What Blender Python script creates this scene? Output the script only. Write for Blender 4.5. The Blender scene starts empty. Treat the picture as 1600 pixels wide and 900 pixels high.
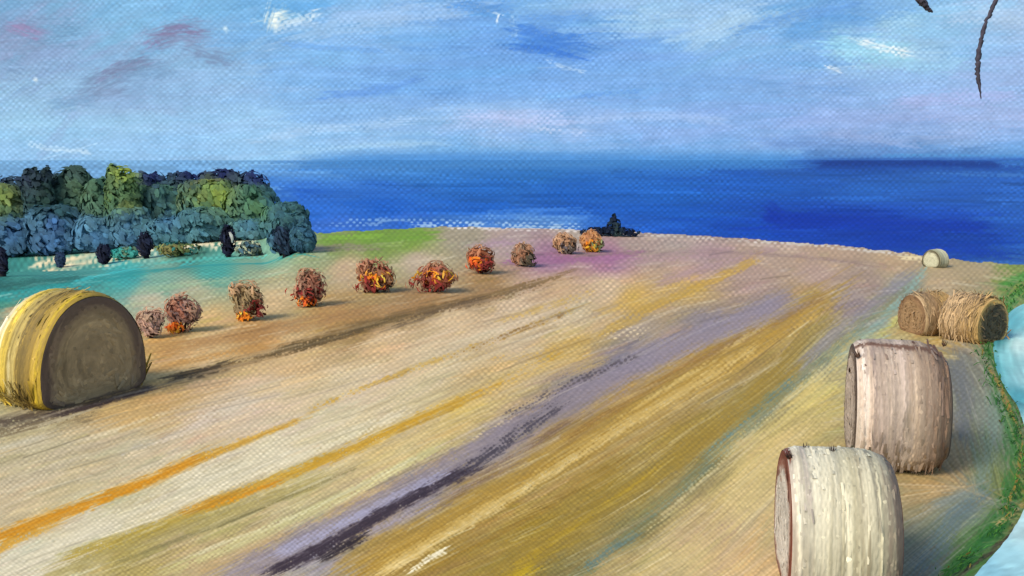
import bpy, math, random
import numpy as np
from mathutils import Vector, Matrix
random.seed(7); rng = np.random.default_rng(7)
scn = bpy.context.scene
COL = scn.collection
R = math.radians
# ------------------------------------------------------------------ camera
F = 1537.0; HOR = 238.0; HC = 3.6; PIT = math.atan((450-HOR)/F)
cam = bpy.data.cameras.new('camera'); co = bpy.data.objects.new('camera', cam); COL.objects.link(co)
co.location = (0, 0, HC); co.rotation_euler = (math.pi/2-PIT, 0, 0)
cam.sensor_width = 36; cam.lens = 36*F/1600; cam.clip_end = 20000; cam.clip_start = .05
scn.camera = co
cP, sP = math.cos(PIT), math.sin(PIT)
def proj(X, Y, Z):
    z = Z-HC; d = Y*cP - z*sP; u = Y*sP + z*cP
    return 800+F*X/d, 450-F*u/d
def raydir(px, py):
    a = (px-800)/F; b = (450-py)/F
    return a, cP+b*sP, -sP+b*cP          # x, y, z
def sm(x, a, b):
    t = np.clip((np.asarray(x, float)-a)/(b-a), 0, 1); return t*t*(3-2*t)
def lin(c):
    c = np.asarray(c, float)/255; return np.where(c <= .04045, c/12.92, ((c+.055)/1.055)**2.4)
# ------------------------------------------------------------------ noise
class Noise:
    def __init__(s, seed, n=256):
        s.n = n; s.t = np.random.default_rng(seed).random((n, n))
    def __call__(s, x, y):
        x = np.asarray(x, float); y = np.asarray(y, float)
        i = np.floor(x).astype(int); j = np.floor(y).astype(int); fx = x-i; fy = y-j
        fx = fx*fx*(3-2*fx); fy = fy*fy*(3-2*fy); n = s.n; t = s.t
        i0, i1, j0, j1 = i % n, (i+1) % n, j % n, (j+1) % n
        return (t[i0, j0]*(1-fx)+t[i1, j0]*fx)*(1-fy)+(t[i0, j1]*(1-fx)+t[i1, j1]*fx)*fy
N1, N2, N3 = Noise(1), Noise(2), Noise(3)
def fbm(x, y, n=N1, o=3):
    r = 0; a = .5; s = 0
    for k in range(o):
        r = r+a*n(x*2**k+17*k, y*2**k+5*k); s += a; a *= .5
    return r/s
def idw(ctrl, px, py, ay=1.0, p=3.0, sx=60.):
    c = np.array([q[2] for q in ctrl], float)
    px = np.asarray(px, float); py = np.asarray(py, float)
    num = np.zeros(px.shape+(c.shape[1],)); den = np.zeros(px.shape)
    for q, cc in zip(ctrl, c):
        w = 1/((((px-q[0])/sx)**2+((py-q[1])*ay/sx)**2+.03)**(p/2))
        num += w[..., None]*cc; den += w
    return num/den[..., None]
# ------------------------------------------------------------------ a painted coat: colour, relief and thickness on a surface's own grid
class Coat:
    def __init__(s, W, H, wx=8.0, wy=7.0, seed=0):
        s.W, s.H = W, H
        s.col = np.zeros((H, W, 3)); s.h = np.zeros((H, W)); s.thk = np.zeros((H, W))
        y, x = np.mgrid[0:H, 0:W].astype(float)
        wxn = (fbm(x/31+seed, y/23, N2)-.5)*9.0; wyn = (fbm(x/34+9+seed, y/27, N3)-.5)*7.0
        a = 2*np.pi*(x+wxn)/wx; b = 2*np.pi*(y+wyn)/wy
        s.wv = .95*np.cos(a)*np.cos(b)+.16*np.cos(2*b+.6*np.cos(a))      # plain weave: staggered thread crowns
        s.wv = s.wv*(.35+1.2*N1(x/6+seed, y/3.5))+.3*(N2(x/9+seed, y*.9)-.5)
    def stroke(s, pts, w, c, a=1., dry=0., jit=.07, h=1., thk=.5, fray=.28, w2=None, edge=.10, soft=.28):
        pts = np.asarray(pts, float)
        P = [pts[0]]
        for k in range(len(pts)-1):
            L = np.hypot(*(pts[k+1]-pts[k])); n = max(1, int(L/30))
            for q in range(1, n+1): P.append(pts[k]+(pts[k+1]-pts[k])*q/n)
        P = np.array(P)
        if len(P) > 4:
            for _ in range(3): P[1:-1] = (P[:-2]+2*P[1:-1]+P[2:])/4
        x0 = max(0, int(P[:, 0].min()-w)); x1 = min(s.W, int(P[:, 0].max()+w)+2)
        y0 = max(0, int(P[:, 1].min()-w)); y1 = min(s.H, int(P[:, 1].max()+w)+2)
        if x1 <= x0 or y1 <= y0: return
        y, x = np.mgrid[y0:y1, x0:x1].astype(float)
        best = np.full(x.shape, 1e9); D = np.zeros(x.shape); Lp = np.zeros(x.shape); acc = 0
        for k in range(len(P)-1):
            d = P[k+1]-P[k]; L = np.hypot(*d)+1e-6; d = d/L
            rx = x-P[k, 0]; ry = y-P[k, 1]
            t = rx*d[0]+ry*d[1]; tc = np.clip(t, 0, L)
            dd = np.hypot(rx-d[0]*tc, ry-d[1]*tc); m = dd < best
            best = np.where(m, dd, best); D = np.where(m, -rx*d[1]+ry*d[0], D)
            tt = t if len(P) == 2 else np.where((k == 0) & (t < 0) | ((k == len(P)-2) & (t > L)), t, tc)
            Lp = np.where(m, acc+tt, Lp); acc += L
        sd = random.random()*200
        f = np.clip(Lp/acc, 0, 1)
        ww = w if w2 is None else w+(w2-w)*f
        br = N2(D*.85+sd, Lp*.025+sd)*.6+N1(D*.35+sd, Lp*.012)*.4        # bristle marks run along the stroke
        e = np.abs(D)+(br-.5)*fray*ww*1.5+(N3(D*.5+sd, Lp*.15+sd)-.5)*fray*ww-s.wv[y0:y1, x0:x1]*edge*min(w, 14.)
        al = 1-sm(e, ww*(.52-soft), ww*.55)
        end = (N1(D*.7+sd, sd+0*D)-.5)*min(acc*.35, w*2.2)
        al = al*sm(Lp+end, -w*.25, w*.45)*(1-sm(Lp+end, acc-w*.55, acc+w*.2))
        al = al*a*(.55+.45*sm(br, .15, .5))
        if dry > 0:
            wv = s.wv[y0:y1, x0:x1]
            q = wv*.55+(br-.5)*.9+(N3(x/14+sd, y/11)-.5)*.9
            th = dry*1.5-.85
            al = al*sm(q, th-.15, th+.2)
        cc = np.asarray(c, float)*(1+jit*2*(br[..., None]-.5))
        sl = (slice(y0, y1), slice(x0, x1)); A = al[..., None]
        s.col[sl] = s.col[sl]*(1-A)+cc*A
        ridge = (br-.4)*1.3+.5*np.exp(-((np.abs(D)-ww*.42)/(1+.08*w))**2)
        s.h[sl] = s.h[sl]*(1-.7*al)+al*h*ridge
        s.thk[sl] = s.thk[sl]*(1-al)+al*thk
    def finish(s, camp=.10, hamp=.55):
        k = 1-s.thk*.75
        y, x = np.mgrid[0:s.H, 0:s.W].astype(float)
        k = k*(.45+.9*fbm(x/60+3, y/45, N3))
        s.col = np.clip(s.col*(1+camp*(k*s.wv)[..., None]), 1, 254)
        s.h = s.h+hamp*k*s.wv
def rgbcol(attr_rgb255, gain): return np.clip(lin(attr_rgb255)/np.asarray(gain), .002, .92)
# ------------------------------------------------------------------ materials
def paint_mat(name, rough=.55, spec=.35, grain=40.):
    m = bpy.data.materials.new(name); m.use_nodes = True; nt = m.node_tree; b = nt.nodes['Principled BSDF']
    at = nt.nodes.new('ShaderNodeAttribute'); at.attribute_name = 'paint'
    tc = nt.nodes.new('ShaderNodeTexCoord'); nz = nt.nodes.new('ShaderNodeTexNoise')
    nz.inputs['Scale'].default_value = grain; nz.inputs['Detail'].default_value = 3
    nt.links.new(tc.outputs['Object'], nz.inputs['Vector'])
    mr = nt.nodes.new('ShaderNodeMapRange'); mr.inputs['To Min'].default_value = .92; mr.inputs['To Max'].default_value = 1.08
    mr.inputs['From Min'].default_value = .3; mr.inputs['From Max'].default_value = .7
    nt.links.new(nz.outputs['Fac'], mr.inputs['Value'])
    mx = nt.nodes.new('ShaderNodeVectorMath'); mx.operation = 'SCALE'
    nt.links.new(at.outputs['Color'], mx.inputs[0]); nt.links.new(mr.outputs['Result'], mx.inputs['Scale'])
    nt.links.new(mx.outputs['Vector'], b.inputs['Base Color'])
    rr = nt.nodes.new('ShaderNodeMapRange'); rr.inputs['To Min'].default_value = rough-.12; rr.inputs['To Max'].default_value = rough+.12
    nt.links.new(nz.outputs['Fac'], rr.inputs['Value']); nt.links.new(rr.outputs['Result'], b.inputs['Roughness'])
    b.inputs['Specular IOR Level'].default_value = spec
    return m
M_field = paint_mat('straw_field_paint', .75, .08, 8); M_sea = paint_mat('sea_paint', .8, .03, .05)
M_sky = paint_mat('sky_paint', .75, .12, .02); M_bale = paint_mat('bale_straw', .65, .2, 14)
M_leaf = paint_mat('foliage_paint', .7, .12, 6); M_bark = paint_mat('bark_paint', .8, .2, 10); M_pond = paint_mat('pond_paint', .5, .2, 4)
nt = M_leaf.node_tree; b = nt.nodes['Principled BSDF']; out = nt.nodes['Material Output']
tr_ = nt.nodes.new('ShaderNodeBsdfTranslucent'); mx_ = nt.nodes.new('ShaderNodeMixShader'); mx_.inputs[0].default_value = .48
nt.links.new(b.inputs['Base Color'].links[0].from_socket, tr_.inputs['Color'])
nt.links.new(b.outputs[0], mx_.inputs[1]); nt.links.new(tr_.outputs[0], mx_.inputs[2]); nt.links.new(mx_.outputs[0], out.inputs['Surface'])
# ------------------------------------------------------------------ mesh helpers
def build(name, V, Fc, colors, mat, parent=None, smooth=True):
    V = np.asarray(V, np.float32).reshape(-1, 3); Fc = np.asarray(Fc, np.int32)
    me = bpy.data.meshes.new(name); n = Fc.shape[1]
    me.vertices.add(len(V)); me.vertices.foreach_set('co', V.ravel())
    me.loops.add(Fc.size); me.loops.foreach_set('vertex_index', Fc.ravel())
    me.polygons.add(len(Fc)); me.polygons.foreach_set('loop_start', np.arange(0, Fc.size, n, dtype=np.int32))
    me.polygons.foreach_set('loop_total', np.full(len(Fc), n, np.int32))
    me.update(calc_edges=True)
    if smooth: me.polygons.foreach_set('use_smooth', np.ones(len(Fc), bool))
    a = me.attributes.new('paint', 'FLOAT_COLOR', 'POINT')
    c = np.ones((len(V), 4), np.float32); c[:, :3] = np.asarray(colors).reshape(-1, 3); a.data.foreach_set('color', c.ravel())
    me.materials.append(mat); me.validate()
    o = bpy.data.objects.new(name, me); COL.objects.link(o)
    if parent: o.parent = parent
    return o
def gridfaces(H, W, flip=False, wrap=False):
    idx = np.arange(H*W).reshape(H, W)
    if wrap: idx = np.concatenate([idx, idx[:, :1]], 1)
    f = np.stack([idx[:-1, :-1], idx[:-1, 1:], idx[1:, 1:], idx[1:, :-1]], -1).reshape(-1, 4)
    return f[:, ::-1] if flip else f
def thing(name, label, cat, loc=(0, 0, 0), group=None, rz=0):
    o = bpy.data.objects.new(name, None); COL.objects.link(o); o.location = loc; o.rotation_euler = (0, 0, rz)
    o.empty_display_size = .2
    o['label'] = label; o['category'] = cat
    if group: o['group'] = group
    return o
def struct(o, label, cat):
    o['kind'] = 'structure'; o['label'] = label; o['category'] = cat; return o
PX = 1.3                                 # photo pixels per grid step
# ================================================================== FIELD
def ground(X, Y):
    X = np.asarray(X, float); Y = np.asarray(Y, float); s = X/np.maximum(Y, .1); p = 800+F*s
    z = -.32*sm(p, 600, 1260)
    z = z-(2.6+1.4*sm(p, 460, 0))*sm(Y, 25, 64)*(1-sm(p, 405, 478))
    z = z+.05*(fbm(X*.3+40, Y*.22+40, N1, 2)-.5)*(1-sm(p, 700, 1260))
    return z
edge_px = np.array([495, 690, 960, 1100, 1300, 1420, 1480, 1600, 2400.]); edge_row = np.array([363, 353, 359, 366.5, 381, 394, 403, 412, 420.])
edge_Y = np.full(9, 45.)
for _ in range(4): edge_Y = (HC-ground((edge_px-800)/F*edge_Y, edge_Y))*F/(edge_row-HOR)
edge_px = np.concatenate([[-400, 400, 442], edge_px]); edge_Y = np.concatenate([[98, 98, 60], edge_Y])
def Yedge(s): return np.interp(800+F*np.asarray(s), edge_px, edge_Y)
YRAY = 1/np.linspace(1/4., 1/97., 600)
def hit(px, py):
    a, dy, dz = raydir(px, py); s = a/dy
    g = ground(s*YRAY, YRAY)-(HC+dz/dy*YRAY); i = np.argmax(g >= 0) if (g >= 0).any() else len(YRAY)-1
    if i == 0: Y = YRAY[0]
    else: Y = YRAY[i-1]+(YRAY[i]-YRAY[i-1])*float(np.clip(-g[i-1]/(g[i]-g[i-1]+1e-9), 0, 1))
    return s*Y, Y, float(ground(s*Y, Y))
KS = F/PX; KT = F*HC/PX                  # grid steps per unit of X/Y and of 1/Y
S0 = .66; T0 = 1/98.; T1 = 1/6.9
WF = int(2*S0*KS); HF = int((T1-T0)*KT)
def f_uv(px, py):
    X, Y, Z = hit(px, py); return (X/Y+S0)*KS, (1/Y-T0)*KT
fc = Coat(WF, HF, seed=0)
vv, uu = np.mgrid[0:HF, 0:WF].astype(float)
sF = uu/KS-S0; YF = 1/(vv/KT+T0); XF = sF*YF; ZF = ground(XF, YF)
pxF, pyF = proj(XF, YF, ZF)
FIELD = [
 (0,470,(60,140,130)),(100,450,(50,140,140)),(0,445,(45,110,110)),(200,428,(60,160,165)),(250,445,(120,165,150)),(330,418,(70,160,155)),(420,405,(110,160,145)),(500,392,(150,165,130)),
 (100,418,(60,130,130)),(30,425,(60,136,132)),(120,408,(78,148,146)),(250,385,(120,170,165)),(300,392,(60,110,100)),
 (590,375,(115,145,60)),(640,380,(120,150,60)),(520,385,(120,140,70)),
 (300,460,(170,170,140)),(430,435,(175,170,135)),(20,490,(190,165,130)),(240,470,(184,176,152)),(540,420,(190,165,135)),(430,465,(200,175,135)),(650,405,(184,166,148)),
 (330,500,(200,170,120)),(260,545,(195,155,100)),(400,525,(180,140,90)),(520,490,(175,140,90)),(560,510,(150,120,75)),(650,475,(155,125,85)),(760,450,(160,130,90)),
 (800,380,(170,150,150)),(720,368,(160,150,130)),(900,365,(175,160,150)),(860,405,(155,115,145)),(950,408,(165,120,150)),(1000,380,(165,145,140)),(1060,375,(165,150,145)),(1100,400,(172,148,150)),(1200,395,(178,155,140)),(1300,400,(175,150,130)),(1400,405,(180,155,125)),
 (1080,430,(185,155,145)),(1180,440,(170,145,135)),(1280,430,(175,150,140)),(1350,440,(160,140,130)),(1330,475,(150,135,140)),
 (330,560,(206,178,136)),(450,560,(208,178,138)),(600,540,(208,182,148)),(700,500,(208,184,152)),(800,480,(204,180,152)),(870,450,(195,165,130)),(950,450,(205,180,150)),
 (200,650,(200,170,120)),(60,720,(190,180,156)),(20,780,(196,182,158)),(200,690,(190,180,158)),(320,660,(205,185,165)),(380,640,(205,190,175)),(260,620,(198,165,115)),
 (430,620,(210,192,168)),(560,600,(208,193,170)),(680,560,(206,190,164)),(800,530,(203,184,158)),(900,490,(202,184,154)),(990,470,(200,165,90)),(1080,450,(190,160,95)),
 (60,800,(205,190,155)),(150,830,(210,205,190)),(40,880,(210,205,190)),(300,750,(212,205,185)),(420,700,(212,202,180)),(520,660,(210,200,175)),(640,620,(206,194,168)),(200,870,(170,155,95)),(350,820,(175,165,115)),(480,770,(195,185,140)),(600,710,(205,185,135)),(720,650,(205,180,115)),
 (300,880,(185,165,130)),(400,850,(190,170,135)),(560,770,(195,175,140)),(800,600,(205,180,130)),(900,540,(200,170,105)),(1000,510,(165,150,135)),
 (480,860,(150,148,165)),(640,770,(140,135,155)),(780,690,(150,140,150)),(880,620,(140,130,140)),(980,560,(140,130,145)),(1100,505,(145,135,140)),(1200,480,(150,135,135)),
 (620,870,(165,135,70)),(760,790,(175,145,75)),(900,690,(178,145,75)),(1000,620,(185,150,75)),(1100,560,(175,138,62)),(1200,510,(178,145,75)),(1270,470,(180,150,85)),
 (700,880,(160,134,66)),(850,830,(164,138,58)),(950,760,(160,135,60)),(1080,690,(160,135,65)),(1200,580,(160,135,80)),
 (880,890,(134,124,76)),(1000,820,(140,130,85)),(1100,740,(145,135,90)),(1200,640,(150,140,100)),(1290,560,(125,130,125)),(1370,500,(135,140,140)),(1420,455,(140,150,145)),
 (960,890,(185,165,115)),(1060,850,(204,186,140)),(1150,780,(208,188,136)),(1180,700,(208,190,130)),(1260,620,(208,190,115)),(1300,560,(200,185,120)),(1350,530,(205,190,125)),(1150,880,(206,182,140)),(1120,820,(190,165,135)),(1390,500,(195,180,120)),
 (1430,470,(165,130,85)),(1470,440,(180,160,130)),(1530,430,(165,150,120)),(1580,430,(120,140,70)),(1470,520,(185,155,95)),
 (1500,580,(130,130,120)),(1530,650,(120,130,120)),(1450,760,(175,150,105)),(1480,700,(165,140,105)),(1500,790,(120,130,125)),(1560,720,(115,130,100)),(1440,870,(115,118,110)),(1520,860,(75,115,60)),(1490,640,(120,120,115)),(1590,760,(110,120,60)),
 (600,1000,(170,140,70)),(100,1000,(205,195,170)),(1100,1000,(200,175,120)),(1450,1000,(90,105,80)),(-300,800,(195,175,140)),(-200,500,(180,160,125)),(-250,440,(60,130,125)),(1900,700,(90,120,60)),(1900,450,(130,140,90)),
]
rot = 0
fc.col[:] = idw(FIELD, pxF, pyF, ay=1.25, p=3.6)
fc.col += (fbm(uu/30, vv/9, N2)-.5)[..., None]*14
ANG = [(0,850,-.42),(300,750,-.42),(500,850,-.5),(700,600,-.42),(900,500,-.4),(700,760,-.52),(900,700,-.6),(1050,560,-.55),(1100,750,-.75),(1250,550,-.75),(1250,480,-.5),(1200,800,-.8),(300,560,-.22),(500,500,-.25),(700,450,-.27),(100,440,-.16),(400,420,-.13),(600,375,-.06),(900,380,.04),(1200,390,.07),(1100,430,-.15),(1400,410,.1),(1500,440,.15),(1450,480,-.5),(1500,650,1.2),(1540,720,1.3),(1500,820,-.75),(1450,880,-.7),(100,700,-.3),(1600,600,1.1)]
Aang = [(a, b, (c,)) for a, b, c in ANG]
# many ordinary brush strokes following the rows of the field
pick = [(random.uniform(-180, 1780), random.uniform(352, 960)) for _ in range(5200)]
pp = np.array(pick); sang = idw(Aang, pp[:, 0], pp[:, 1], p=3)[:, 0]
for (px, py), an in zip(pick, sang):
    if py < 420 and px < 470 and py < 395: continue
    try: u, v = f_uv(px, py)
    except Exception: continue
    ui, vi = int(u), int(v)
    if not (0 <= ui < WF and 0 <= vi < HF): continue
    far = np.clip((py-350)/250, .25, 1)
    an += random.gauss(0, .05); L = random.uniform(25, 85)*far; w = random.uniform(4, 13)*(.35+.65*far)
    c = idw(FIELD, np.array([px]), np.array([py]), ay=1.25, p=3.6)[0]*(1+random.gauss(0, .045))+np.array([random.gauss(0, 4), 0, random.gauss(0, 6)])
    dx, dy = math.cos(an)*L/2, math.sin(an)*L/2
    fc.stroke([(u-dx, v-dy), (u+random.gauss(0, 1), v+random.gauss(0, 1)), (u+dx, v+dy)], w, c, a=random.uniform(.35, .85), dry=random.choice([0, 0, .25, .45]), jit=.09, h=.5, thk=random.uniform(0, .5))
def FS(pts, w, c, **k):
    k.setdefault('soft', .34); k.setdefault('fray', .36)
    fc.stroke([f_uv(*p) for p in pts], w/PX, c, **({'w2': k.pop('w2')/PX} if 'w2' in k else {}), **k)
# --- the long marks of the field
FS([(1310,560),(1400,480),(1440,425)],40,(135,150,150),a=.6,dry=.3,w2=18)
FS([(0,895),(150,830),(300,765),(480,690)],46,(216,211,195),a=.75,thk=.3)
FS([(150,850),(320,775),(500,700),(640,640)],18,(225,218,200),a=.7,dry=.25,thk=.4)
FS([(430,640),(600,575),(760,520),(900,470)],30,(214,196,170),a=.5,dry=.3)
FS([(80,895),(230,835),(400,790),(520,745)],46,(163,150,92),a=.75,dry=.15,w2=22)
FS([(250,895),(420,830),(600,745),(700,690)],22,(205,203,150),a=.7,dry=.2)
FS([(180,880),(380,805),(560,730)],9,(120,115,80),a=.6,dry=.35)
FS([(300,870),(480,800),(650,715)],7,(222,220,190),a=.7,dry=.3)
FS([(300,895),(430,845),(600,765),(700,715)],20,(190,160,120),a=.6,dry=.35)
FS([(-60,862),(0,838),(130,790),(250,745),(318,712)],30,(203,138,24),a=.97,h=1.3,thk=.6,w2=20)
FS([(-40,880),(20,845),(90,815)],22,(206,150,40),a=.8,dry=.3)
FS([(310,718),(390,687),(475,652)],17,(196,148,44),a=.92,dry=.1,w2=8)
FS([(480,645),(560,605),(660,572),(780,530),(900,482)],12,(190,152,60),a=.8,dry=.55)
FS([(700,560),(800,520),(880,490)],10,(128,100,64),a=.8,dry=.62)
FS([(300,798),(400,762),(470,735),(560,698),(650,655),(745,617)],25,(193,150,42),a=.92,dry=.1,h=1.2,w2=18)
FS([(285,800),(360,778),(440,752)],17,(204,140,30),a=.85,dry=.15)
FS([(110,868),(200,838),(300,805)],22,(172,150,62),a=.8,dry=.2)
FS([(745,617),(820,580),(880,550)],18,(198,155,52),a=.8,dry=.4)
FS([(760,560),(840,560),(910,530),(1000,500)],12,(196,160,80),a=.6,dry=.5)
FS([(940,520),(1040,465),(1120,440),(1190,398)],17,(192,155,66),a=.75,dry=.25)
FS([(780,500),(860,478),(930,455)],14,(190,155,70),a=.6,dry=.4)
FS([(930,490),(1000,470),(1090,430)],12,(205,170,90),a=.55,dry=.35)
FS([(350,905),(480,845),(600,790),(720,720),(850,640),(1000,560),(1150,500),(1240,468)],58,(141,133,155),a=.82,dry=.12,w2=40)  # violet band and its dark core: furrow shadow painted into the field
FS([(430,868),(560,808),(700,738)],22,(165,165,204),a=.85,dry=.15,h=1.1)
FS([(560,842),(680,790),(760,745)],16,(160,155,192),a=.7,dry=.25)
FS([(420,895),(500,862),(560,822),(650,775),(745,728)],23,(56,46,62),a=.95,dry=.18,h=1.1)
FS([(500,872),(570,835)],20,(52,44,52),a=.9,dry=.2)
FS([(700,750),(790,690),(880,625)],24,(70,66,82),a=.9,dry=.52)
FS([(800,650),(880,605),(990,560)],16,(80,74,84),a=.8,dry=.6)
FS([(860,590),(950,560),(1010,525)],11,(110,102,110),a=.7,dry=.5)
FS([(730,690),(800,650),(870,615)],10,(225,205,170),a=.7,dry=.6)
FS([(700,780),(800,720),(900,655),(1000,605)],26,(160,138,118),a=.75,dry=.25)
FS([(950,525),(985,518),(1010,512)],18,(235,215,180),a=.75,dry=.6)
FS([(540,905),(700,815),(880,705),(1000,635),(1120,565),(1290,466)],78,(170,140,68),a=.9,thk=.5,w2=52)
FS([(780,905),(950,790),(1100,690),(1240,560),(1300,480)],70,(152,130,62),a=.85,dry=.1,w2=44)
FS([(880,690),(1000,610),(1120,545),(1290,462)],18,(146,110,54),a=.7,dry=.2)
FS([(590,895),(720,820),(850,742),(960,672),(1080,600),(1180,540)],27,(224,202,146),a=.85,dry=.15,h=1.3,thk=.6,w2=12)
FS([(620,885),(740,815),(860,735)],11,(238,222,175),a=.85,dry=.25,h=1.5)
FS([(640,893),(700,855)],12,(246,240,222),a=.9,dry=.25,h=1.6)
FS([(960,660),(1050,600),(1200,505)],9,(218,190,120),a=.7,dry=.3)
FS([(1050,640),(1170,560),(1280,490)],10,(205,170,90),a=.7,dry=.3)
FS([(780,905),(880,835),(980,765),(1040,720)],16,(188,158,44),a=.75,dry=.3,w2=8)
FS([(800,905),(840,880)],30,(205,175,30),a=.7,dry=.2)
FS([(640,905),(800,825),(980,710)],14,(148,116,46),a=.6,dry=.25)
FS([(900,905),(1000,820),(1080,745),(1180,655),(1270,570),(1350,500),(1430,440)],40,(116,122,92),a=.6,dry=.35,w2=28,soft=.45)
FS([(905,900),(950,860),(1000,835)],20,(92,124,134),a=.65,dry=.45,soft=.45)
FS([(1100,715),(1180,640),(1240,590)],18,(84,124,140),a=.7,dry=.55,soft=.45)
FS([(690,790),(790,722),(900,652)],18,(112,88,74),a=.6,dry=.4,soft=.45)
FS([(1260,560),(1340,490),(1430,425)],30,(135,130,150),a=.6,dry=.3)
FS([(1340,540),(1420,455),(1450,415)],16,(135,165,160),a=.8,dry=.2)
FS([(1350,550),(1400,500),(1440,460)],14,(190,190,110),a=.6,dry=.35)
FS([(980,905),(1080,830),(1180,730),(1280,600)],60,(207,184,122),a=.55,dry=.2)
FS([(1040,850),(1130,810)],40,(185,158,132),a=.5,dry=.35)
FS([(1150,700),(1200,690)],36,(182,160,125),a=.5,dry=.3)
FS([(1150,900),(1200,800)],30,(212,178,120),a=.5,dry=.3)
# brown drift lines near the first bale, and its painted shadow streak
FS([(250,548),(340,530),(500,500),(640,478),(740,470)],26,(164,126,82),a=.75,dry=.2)
FS([(430,552),(520,525),(620,492),(740,470),(820,448),(900,424)],24,(126,100,62),a=.85,dry=.2,w2=14)
FS([(620,508),(700,480),(760,465)],14,(92,74,52),a=.8,dry=.35)
FS([(540,520),(640,492)],12,(96,80,48),a=.8,dry=.35)
FS([(430,556),(520,530),(600,505)],12,(88,72,44),a=.85,dry=.4)
FS([(640,492),(740,474),(860,446)],14,(104,84,56),a=.7,dry=.5)
FS([(255,592),(300,583),(345,573),(360,566)],19,(70,58,40),a=.97,h=1.5,thk=.8)  # dark streak: the bale's cast shadow painted into the field colour
FS([(350,570),(420,552),(480,535)],17,(105,82,50),a=.9,dry=.45)
FS([(420,560),(440,545),(520,525)],16,(90,74,44),a=.85,dry=.3)
FS([(260,570),(330,556),(420,540)],14,(186,142,84),a=.8,dry=.2)
FS([(240,575),(300,565)],10,(205,165,110),a=.7,dry=.3)
# contact shadow painted along the foot of the first bale
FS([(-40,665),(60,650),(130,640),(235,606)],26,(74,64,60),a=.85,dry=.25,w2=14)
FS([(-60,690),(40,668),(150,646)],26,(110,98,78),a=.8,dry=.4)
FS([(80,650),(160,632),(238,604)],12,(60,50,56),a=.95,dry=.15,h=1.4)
FS([(130,688),(190,668),(260,645)],6,(226,215,190),a=.7,dry=.45)
FS([(260,690),(330,650),(390,630)],26,(206,196,188),a=.6,dry=.35)
# far edge marks
FS([(495,378),(560,372),(690,366)],24,(112,152,48),a=.9,dry=.15,h=1)
FS([(510,372),(600,368)],9,(130,172,60),a=.8,dry=.25)
FS([(480,388),(540,386),(600,388)],12,(150,120,140),a=.5,dry=.3)
FS([(790,408),(860,404),(960,408),(1000,398)],18,(152,102,142),a=.8,dry=.15)
FS([(730,385),(800,378)],14,(165,135,160),a=.6,dry=.2)
FS([(960,415),(1050,400),(1150,390)],20,(170,140,150),a=.6,dry=.2)
FS([(1030,440),(1150,405),(1220,385)],16,(168,140,148),a=.6,dry=.2)
FS([(900,400),(1050,390),(1200,395),(1400,418)],7,(140,118,116),a=.6,dry=.4)
FS([(980,372),(1100,374),(1250,388)],6,(192,172,165),a=.7,dry=.35)
FS([(600,415),(700,400)],12,(200,182,160),a=.5,dry=.3)
FS([(700,356),(830,357),(960,361)],8,(226,220,222),a=.8,dry=.55)
FS([(960,362),(1100,369),(1300,384),(1420,398)],9,(205,200,198),a=.8,dry=.6)
FS([(1405,402),(1450,404)],14,(230,215,175),a=.85,dry=.35)
FS([(1440,420),(1520,425),(1580,430)],20,(172,155,125),a=.7,dry=.25)
# left meadow strip
FS([(-40,470),(80,452),(200,432),(340,412),(480,398)],26,(44,146,150),a=.85,dry=.15,w2=10)
FS([(-60,452),(40,444),(140,432)],22,(42,98,96),a=.8,dry=.25)
FS([(120,440),(200,424),(300,408)],11,(64,178,186),a=.85,dry=.2)
FS([(240,412),(330,402),(420,398)],8,(84,184,180),a=.7,dry=.3)
FS([(-40,480),(60,472),(160,462)],12,(60,135,118),a=.7,dry=.3)
FS([(220,455),(330,438),(450,425)],16,(150,178,150),a=.7,dry=.3)
FS([(60,412),(160,402),(240,392)],15,(234,218,184),a=.97,dry=.34,h=.6,thk=.9)
FS([(150,392),(260,378),(330,372),(390,380)],16,(236,224,198),a=.97,dry=.32,h=.6,thk=.9)
FS([(-40,428),(40,422),(90,414)],12,(232,216,180),a=.9,dry=.4,thk=.9)
# right: blue-grey shadow of the bales painted on the ground, and the green pond bank
FS([(1500,540),(1510,600),(1500,680)],36,(112,114,118),a=.7,dry=.2)
FS([(1560,600),(1550,680),(1520,780)],40,(118,136,128),a=.6,dry=.3)
FS([(1430,900),(1490,800),(1540,760)],34,(95,120,135),a=.6,dry=.35)
FS([(1440,770),(1480,740)],40,(186,156,106),a=.7,dry=.25)
FS([(1480,905),(1540,850),(1585,800),(1600,740)],44,(58,112,52),a=.9,dry=.1)
FS([(1560,450),(1610,425)],16,(70,135,52),a=.9)
FS([(1610,438),(1562,482),(1544,520),(1542,550),(1550,592),(1572,632),(1592,675),(1596,730),(1590,780),(1565,832),(1520,878),(1480,910)],40,(62,118,60),a=.95,dry=.05,soft=.4)
FS([(1600,450),(1560,490),(1545,535)],14,(84,146,66),a=.8,dry=.15)
FS([(1580,800),(1535,850),(1490,895)],24,(48,104,54),a=.8,dry=.15)
FS([(1545,570),(1565,610),(1585,660)],10,(170,128,62),a=.85,dry=.2)
FS([(1596,690),(1590,750),(1570,800)],9,(180,130,60),a=.8,dry=.25)
FS([(1490,905),(1550,862),(1600,815)],12,(62,52,48),a=.85,dry=.2)
FS([(1555,820),(1600,790)],12,(212,168,120),a=.7,dry=.4)
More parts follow.
